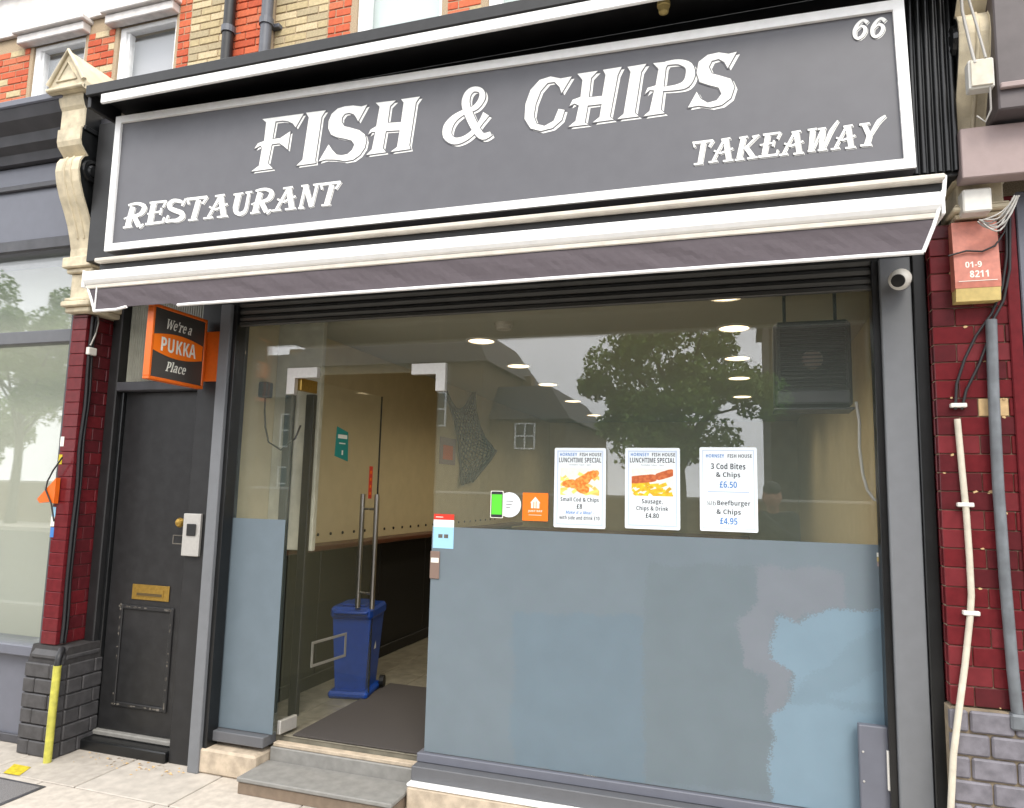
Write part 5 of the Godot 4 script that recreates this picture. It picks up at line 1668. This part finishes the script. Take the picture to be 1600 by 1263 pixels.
func round_rect(w: float, h: float, r: float) -> PackedVector2Array:
	var p := PackedVector2Array()
	for k in 4:
		var c := Vector2((w / 2 - r) * (1 if k in [0, 3] else -1), h / 2 + (h / 2 - r) * (1 if k < 2 else -1))
		for i in 4:
			var a := PI / 2 * k + PI / 2 * i / 3.0
			p.append(c + Vector2(cos(a), sin(a)) * r)
	return p
func poster(label: String, a: Vector3, b: Vector3, lines: Array, pic: int) -> void:
	var w := b.x - a.x
	var h := a.y - b.y
	var t := thing("menu_poster", label, "poster", V((a.x + b.x) / 2, b.y, 0.0045))
	var mb := MB.new()
	mb.plate(round_rect(w, h, 0.008), 0.0, 0.0012)
	put(mb, "sheet", mats.poster_paper, t)
	if lines.size() > 0:
		var bd := MB.new()
		var i := w * 0.055
		for q in ([0.0, 0.004] if pic >= 0 else [0.0]):
			var x: float = w / 2 - i - q; var y0: float = i + q; var y1: float = h - i - q
			var s := 0.0011
			bd.box(V(-x, y0, 0.0013), V(x, y0 + s, 0.0016)); bd.box(V(-x, y1 - s, 0.0013), V(x, y1, 0.0016)); bd.box(V(-x, y0 + s, 0.0013), V(-x + s, y1 - s, 0.0016)); bd.box(V(x - s, y0 + s, 0.0013), V(x, y1 - s, 0.0016))
		put(bd, "printed_border", mats.print_blue, t)
	if pic >= 0:
		var m := StandardMaterial3D.new()
		m.resource_name = "food_print"
		m.albedo_texture = food_print(pic)
		m.roughness = 0.4
		var q := QuadMesh.new()
		q.size = Vector2(w * 0.76, h * 0.34)
		put(q, "picture", m, t, V(0, h * 0.575, 0.0016))
	for l in lines:
		# text, centre x, base y, width, height (all shares of the sheet), colour, bold, slant
		put(text_mesh(l[0], l[6], false, w * l[3], h * l[4], l[7]), "print_line", mats[l[5]], t, V(w * l[1], h * l[2], 0.0006))
	if pic < 0 and lines.size() > 0: bx("rule", t.position + V(-w * 0.36, h * 0.465, 0.0013), t.position + V(w * 0.36, h * 0.47, 0.0017), mats.print_blue, t, 0.0)
func build_stickers() -> void:
	var z := 0.005
	var d := "print_dark"; var b := "print_blue"
	poster("white menu poster with a fried fish picture on the big window", pz(867, 700, z), pz(946, 827, z), [
		["HORNSEY", -0.225, 0.895, 0.34, 0.043, b, true, 0.0], ["FISH HOUSE", 0.205, 0.895, 0.42, 0.043, d, true, 0.0], ["LUNCHTIME SPECIAL", 0.0, 0.815, 0.82, 0.062, d, true, 0.0], ["Available 12pm - 3pm", 0.0, 0.775, 0.42, 0.02, d, false, 0.0],
		["Small Cod & Chips", 0.0, 0.31, 0.74, 0.07, d, true, 0.0], ["£8", 0.0, 0.238, 0.11, 0.058, d, true, 0.0], ["Make it a Meal -", 0.0, 0.17, 0.54, 0.045, b, true, 0.25], ["with side and drink £10", 0.0, 0.10, 0.78, 0.052, d, true, 0.0]], 0)
	poster("white menu poster with a sausage and chips picture on the big window", pz(977, 700, z), pz(1063, 829, z), [
		["HORNSEY", -0.225, 0.895, 0.34, 0.043, b, true, 0.0], ["FISH HOUSE", 0.205, 0.895, 0.42, 0.043, d, true, 0.0], ["LUNCHTIME SPECIAL", 0.0, 0.815, 0.82, 0.062, d, true, 0.0], ["Available 12pm - 3pm", 0.0, 0.775, 0.42, 0.02, d, false, 0.0],
		["Sausage,", 0.0, 0.295, 0.38, 0.072, d, true, 0.0], ["Chips & Drink", 0.0, 0.21, 0.58, 0.072, d, true, 0.0], ["£4.80", 0.0, 0.135, 0.24, 0.06, d, true, 0.0]], 1)
	poster("white menu poster with blue prices and no picture on the big window", pz(1093, 699, z), pz(1185, 833, z), [
		["HORNSEY", -0.225, 0.875, 0.32, 0.042, b, true, 0.0], ["FISH HOUSE", 0.205, 0.875, 0.42, 0.042, d, true, 0.0], ["3 Cod Bites", 0.0, 0.735, 0.60, 0.075, d, true, 0.0], ["& Chips", 0.0, 0.625, 0.42, 0.078, d, true, 0.0], ["£6.50", 0.0, 0.515, 0.30, 0.078, b, true, 0.0],
		["¼lb", -0.30, 0.305, 0.16, 0.052, d, false, 0.0], ["Beefburger", 0.09, 0.29, 0.57, 0.078, d, true, 0.0], ["& Chips", 0.0, 0.185, 0.42, 0.078, d, true, 0.0], ["£4.95", 0.0, 0.085, 0.30, 0.078, b, true, 0.0]], -1)
	# phone and disc sticker
	var a := pz(767, 767, z); var c := pz(786, 810, z)
	var ph_ := thing("window_sticker", "round white sticker with a green phone on the big window", "sticker", V((a.x + c.x) / 2, c.y, z - 0.0005))
	var w := c.x - a.x; var h := a.y - c.y
	var m1 := MB.new()
	var circ := PackedVector2Array()
	for k in 24: circ.append(Vector2(w * 0.95 + cos(TAU * k / 24.0) * h * 0.46, h * 0.5 + sin(TAU * k / 24.0) * h * 0.46))
	m1.plate(circ, 0.0, 0.0008)
	put(m1, "disc", mats.poster_paper, ph_)
	var m2 := MB.new()
	m2.plate(round_rect(w, h, 0.006), 0.0009, 0.0015)
	put(m2, "phone", mats.print_white, ph_)
	var m3 := MB.new()
	m3.plate(round_rect(w * 0.88, h * 0.95, 0.005), 0.0016, 0.0019)
	put(m3, "phone_edge", mats.print_dark, ph_, V(0, h * 0.025, 0))
	bx("phone_screen", ph_.position + V(-w * 0.40, h * 0.13, 0.002), ph_.position + V(w * 0.40, h * 0.87, 0.0023), mats.sticker_green, ph_, 0.0)
	for k in 3: bx("print_line", ph_.position + V(w * 0.72, h * (0.62 - 0.12 * k), 0.0009), ph_.position + V(w * (1.25 - 0.1 * k), h * (0.645 - 0.12 * k), 0.0012), mats.worn, ph_, 0.0)
	# orange delivery sticker
	a = pz(817, 770, z); c = pz(856, 815, z)
	var je := thing("window_sticker", "square orange delivery sticker with white house mark on the big window", "sticker", V((a.x + c.x) / 2, c.y, z - 0.0005))
	w = c.x - a.x; h = a.y - c.y
	var n1 := MB.new()
	n1.plate(round_rect(w, h, 0.003), 0.0, 0.001)
	put(n1, "sheet", mats.orange_print, je)
	var n2 := MB.new()
	n2.plate(PackedVector2Array([Vector2(-w * 0.16, h * 0.45), Vector2(w * 0.16, h * 0.45), Vector2(w * 0.16, h * 0.64), Vector2(w * 0.2, h * 0.64), Vector2(0.0, h * 0.86), Vector2(-w * 0.2, h * 0.64), Vector2(-w * 0.16, h * 0.64)]), 0.0011, 0.0014)
	put(n2, "house_mark", mats.print_white, je)
	var n3 := MB.new()
	n3.box(V(-w * 0.07, h * 0.45, 0.0015), V(-w * 0.04, h * 0.68, 0.0017)); n3.box(V(w * 0.02, h * 0.45, 0.0015), V(w * 0.05, h * 0.70, 0.0017))
	put(n3, "cutlery_mark", mats.orange_print, je)
	put(text_mesh("JUST EAT", true, false, w * 0.56, h * 0.085), "print_line", mats.print_white, je, V(0, h * 0.3, 0.0002))
	bx("print_line", je.position + V(-w * 0.25, h * 0.2, 0.0011), je.position + V(w * 0.25, h * 0.215, 0.0013), mats.print_white, je, 0.0)
	# hygiene style sticker and plate at the door edge
	a = pz(678, 803, 0.009); c = pz(708, 858, 0.009)
	var hs := thing("door_sticker", "red topped white and pale blue sticker at the doorway edge of the window", "sticker", V((a.x + c.x) / 2, c.y, 0.0075))
	h = a.y - c.y
	bx("band", V(a.x, c.y, 0.0075), V(c.x, c.y + h * 0.62, 0.0088), mats.sticker_blue, hs, 0.0)
	bx("band", V(a.x, c.y + h * 0.62, 0.0075), V(c.x, c.y + h * 0.83, 0.0088), mats.poster_paper, hs, 0.0)
	bx("band", V(a.x, c.y + h * 0.83, 0.0075), V(c.x, a.y, 0.0088), mats.sticker_red, hs, 0.0)
	for k in 2: bx("print_mark", V(a.x + 0.03 + k * 0.033, c.y + h * 0.3, 0.0089), V(a.x + 0.055 + k * 0.033, c.y + h * 0.41, 0.0092), mats.worn, hs, 0.0)
	bx("print_line", V(a.x + 0.012, c.y + h * 0.9, 0.0089), V(a.x + 0.055, c.y + h * 0.92, 0.0092), mats.print_white, hs, 0.0)
	a = pz(673, 861, 0.009); c = pz(686, 905, 0.009)
	var bp := thing("lock_plate", "slim brown plate with white label at the doorway edge of the frosted window", "plate", V(a.x, c.y, 0.0075))
	bx("plate", V(a.x, c.y, 0.0075), V(c.x, a.y, 0.014), mats.plate_brown, bp, 0.002)
	bx("label", V(a.x + 0.006, c.y + 0.085, 0.0142), V(c.x - 0.004, c.y + 0.11, 0.0148), mats.print_white, bp, 0.0)
	# worn sticker at the right end of the frosted film
	a = pz(1370, 863, 0.009); c = pz(1388, 886, 0.009)
	var ws := thing("window_sticker", "small faded striped sticker at the right edge of the frosted film", "sticker", V(a.x, c.y, 0.0075))
	for k in 3: bx("stripe", V(a.x, lerpf(c.y, a.y, k / 3.0), 0.0075), V(c.x, lerpf(c.y, a.y, (k + 0.9) / 3.0), 0.0088), [mats.mauve_panel, mats.alarm_base, mats.print_white][k], ws, 0.0)
	# teal notice and red strip on the open door leaf
	var tn := thing("door_notice", "teal notice stuck on the open glass door", "notice", V(-2.52, 0.205, -0.02))
	tn.rotation.y = deg_to_rad(84.0)
	var te := MB.new()
	te.plate(PackedVector2Array([Vector2(0.36, 1.60), Vector2(0.50, 1.57), Vector2(0.49, 1.76), Vector2(0.37, 1.79)]), 0.0055, 0.0065)
	put(te, "sheet", mats.sticker_teal, tn)
	var tl := MB.new()
	tl.box(V(0.385, 1.715, 0.0066), V(0.48, 1.74, 0.0069)); tl.box(V(0.40, 1.68, 0.0066), V(0.465, 1.688, 0.0069)); tl.box(V(0.43, 1.61, 0.0066), V(0.445, 1.64, 0.0069))
	put(tl, "print_line", mats.print_white, tn)
	var rs := thing("door_sticker", "narrow upright red sticker on the open glass door over the pull bars", "sticker", V(-2.52, 0.205, -0.02))
	rs.rotation.y = deg_to_rad(84.0)
	var rd := MB.new()
	rd.box(V(0.745, 1.33, 0.0055), V(0.785, 1.55, 0.0065))
	put(rd, "sheet", mats.sticker_red, rs)
	var rm := MB.new()
	for k in 4: rm.box(V(0.757, 1.355 + k * 0.048, 0.0066), V(0.773, 1.375 + k * 0.048, 0.0069))
	put(rm, "print_mark", mats.orange_print, rs)

# ---------------------------------------------------------------- the person mirrored in the window
func blob(bones: Array, cell: float, k: float, grow := 0.0) -> MB:
	# smooth union of tapered capsules [a, b, radius a, radius b], meshed as surface nets
	var lo := Vector3.INF
	var hi := -Vector3.INF
	for b in bones:
		var r: float = maxf(b[2], b[3]) + grow + cell * 3.0
		lo = lo.min((b[0] as Vector3).min(b[1]) - Vector3.ONE * r)
		hi = hi.max((b[0] as Vector3).max(b[1]) + Vector3.ONE * r)
	var n := Vector3i(((hi - lo) / cell).ceil()) + Vector3i.ONE
	var f := PackedFloat32Array()
	f.resize(n.x * n.y * n.z)
	f.fill(1.0)
	for b in bones:
		var r: float = maxf(b[2], b[3]) + grow + k + cell * 2.0
		var a0: Vector3 = b[0]
		var d: Vector3 = (b[1] as Vector3) - a0
		var dd := maxf(d.length_squared(), 1e-9)
		var i0 := Vector3i((((b[0] as Vector3).min(b[1]) - Vector3.ONE * r - lo) / cell).floor()).clamp(Vector3i.ZERO, n - Vector3i.ONE)
		var i1 := Vector3i((((b[0] as Vector3).max(b[1]) + Vector3.ONE * r - lo) / cell).ceil()).clamp(Vector3i.ZERO, n - Vector3i.ONE)
		for z in range(i0.z, i1.z + 1):
			for y in range(i0.y, i1.y + 1):
				for x in range(i0.x, i1.x + 1):
					var p := lo + V(x, y, z) * cell - a0
					var t := clampf(p.dot(d) / dd, 0.0, 1.0)
					var e := (p - d * t).length() - lerpf(b[2], b[3], t) - grow
					var at := (z * n.y + y) * n.x + x
					var h := maxf(k - absf(e - f[at]), 0.0) / k
					f[at] = minf(e, f[at]) - h * h * k * 0.25
	var verts := {}
	var mb := MB.new()
	var step := [1, n.x, n.x * n.y]
	for z in n.z - 1:
		for y in n.y - 1:
			for x in n.x - 1:
				var at := (z * n.y + y) * n.x + x
				var sum := Vector3.ZERO
				var c := 0
				for e in [[0, 0, 0, 0], [0, 0, 1, 0], [0, 0, 0, 1], [0, 0, 1, 1], [1, 0, 0, 0], [1, 1, 0, 0], [1, 0, 0, 1], [1, 1, 0, 1], [2, 0, 0, 0], [2, 1, 0, 0], [2, 0, 1, 0], [2, 1, 1, 0]]:
					var i: int = at + e[1] * step[0] + e[2] * step[1] + e[3] * step[2]
					var va := f[i]
					var vb := f[i + step[e[0]]]
					if (va < 0.0) != (vb < 0.0):
						var q := V(e[1], e[2], e[3])
						q[e[0]] += va / (va - vb)
						sum += q
						c += 1
				if c > 0: verts[at] = lo + (V(x, y, z) + sum / c) * cell
	for at in verts:
		for ax in 3:
			var s1: int = step[(ax + 1) % 3]
			var s2: int = step[(ax + 2) % 3]
			var va := f[at]
			var vb := f[at + step[ax]]
			if (va < 0.0) == (vb < 0.0): continue
			if verts.has(at - s1) and verts.has(at - s2) and verts.has(at - s1 - s2):
				var o := Vector3.ZERO
				o[ax] = 1.0 if va < 0.0 else -1.0
				mb.quad(verts[at], verts[at - s1], verts[at - s1 - s2], verts[at - s2], o)
	return mb
func build_person() -> void:
	var skin := mat("skin", Color(0.72, 0.52, 0.42), 0.55)
	var jacket := mat("jacket", Color(0.13, 0.13, 0.15), 0.85)
	var jeans := mat("jeans", Color(0.17, 0.20, 0.28), 0.85)
	var hair := mat("hair", Color(0.12, 0.09, 0.07), 0.6)
	var t := thing("person", "person in dark jacket raising a phone, mirrored in the big window", "person", V(0.27, 0.0, 4.02))
	var P := {hip = V(0, 0.95, 0), chest = V(0, 1.25, 0.01), neck = V(0, 1.45, 0.01), head = V(-0.01, 1.62, -0.015)}
	var arm := []
	var leg := []
	var hands := []
	for s in [-1.0, 1.0]:
		var sh := V(0.175 * s, 1.40, 0.01)
		var el := V(0.21 * s - 0.03, 1.17, -0.17)
		var wr := V(-0.25 + 0.085 * s, 1.47, -0.30)
		arm += [[sh, el, 0.05, 0.04], [el, wr, 0.038, 0.027]]
		leg += [[V(0.09 * s, 0.92, 0), V(0.10 * s, 0.50, -0.01), 0.08, 0.055], [V(0.10 * s, 0.50, -0.01), V(0.11 * s, 0.09, 0.02), 0.053, 0.038], [V(0.11 * s, 0.05, 0.04), V(0.12 * s, 0.035, -0.14), 0.04, 0.033]]
		# palm, four fingers behind the phone and the thumb on its face
		var pm := wr + V(-0.012 * s, 0.075, -0.012)
		hands += [[wr, pm, 0.026, 0.034]]
		for k in 4:
			var b := pm + V(0.006 * s, 0.028 - 0.02 * k + 0.01, -0.02)
			var m := b + V(-0.028 * s, 0.012 - 0.004 * k, -0.022)
			hands += [[b, m, 0.0095, 0.0085], [m, m + V(-0.03 * s, 0.004, 0.004), 0.0085, 0.007]]
		hands += [[pm + V(-0.01 * s, -0.02, 0.012), pm + V(-0.032 * s, 0.012, 0.026), 0.0115, 0.009], [pm + V(-0.032 * s, 0.012, 0.026), pm + V(-0.05 * s, 0.03, 0.024), 0.009, 0.0075]]
	var torso := [[P.hip + V(-0.07, 0, 0), P.hip + V(0.07, 0, 0), 0.105, 0.105], [P.hip, P.chest, 0.12, 0.125], [P.chest + V(-0.08, 0.04, 0), P.chest + V(0.08, 0.04, 0), 0.115, 0.115], [V(-0.14, 1.40, 0.01), V(0.14, 1.40, 0.01), 0.055, 0.055]]
	var head := [[P.neck, P.head + V(0, -0.06, 0.01), 0.055, 0.052], [P.head + V(0, 0.03, 0.012), P.head + V(0, -0.02, 0.0), 0.086, 0.078], [P.head + V(0, -0.06, -0.035), P.head + V(0, -0.075, -0.04), 0.045, 0.036], [P.head + V(0, 0.0, -0.085), P.head + V(0, -0.028, -0.098), 0.01, 0.014], [P.head + V(-0.08, -0.01, 0.01), P.head + V(-0.084, -0.035, 0.008), 0.014, 0.01], [P.head + V(0.08, -0.01, 0.01), P.head + V(0.084, -0.035, 0.008), 0.014, 0.01]]
	put(blob(torso + arm + leg + head, 0.02, 0.04), "body", skin, t)
	put(blob(hands, 0.006, 0.008), "hands", skin, t)
	var sleeves := []
	for k in arm.size():
		var a: Array = arm[k].duplicate()
		if k % 2 == 1: a[1] = (a[0] as Vector3).lerp(a[1], 0.9)
		sleeves.append(a)
	put(blob(torso + sleeves, 0.02, 0.05, 0.018), "jacket", jacket, t)
	put(blob([torso[0]] + leg, 0.02, 0.04, 0.014), "trousers", jeans, t)
	put(blob([[P.head + V(0, 0.055, 0.02), P.head + V(0, 0.0, 0.05), 0.085, 0.075], [P.head + V(0, 0.07, -0.01), P.head + V(0, 0.06, -0.03), 0.075, 0.06]], 0.012, 0.03), "hair", hair, t)
	var ph2 := thing("mobile_phone", "black mobile phone held up by the person mirrored in the window", "phone", V(0.02, 1.5, 3.69))
	bx("phone_case", V(-0.055, 1.52, 3.695), V(0.095, 1.60, 3.705), mats.dark_plastic, ph2, 0.003)
	var lens := MB.new()
	lens.lathe([[0, 0.007], [0.002, 0.007], [0.0025, 0.0]], V(-0.06, 0.085, 0.0045), Vector3.FORWARD, 12)
	put(lens, "phone_lens", mats.grille_black, ph2)
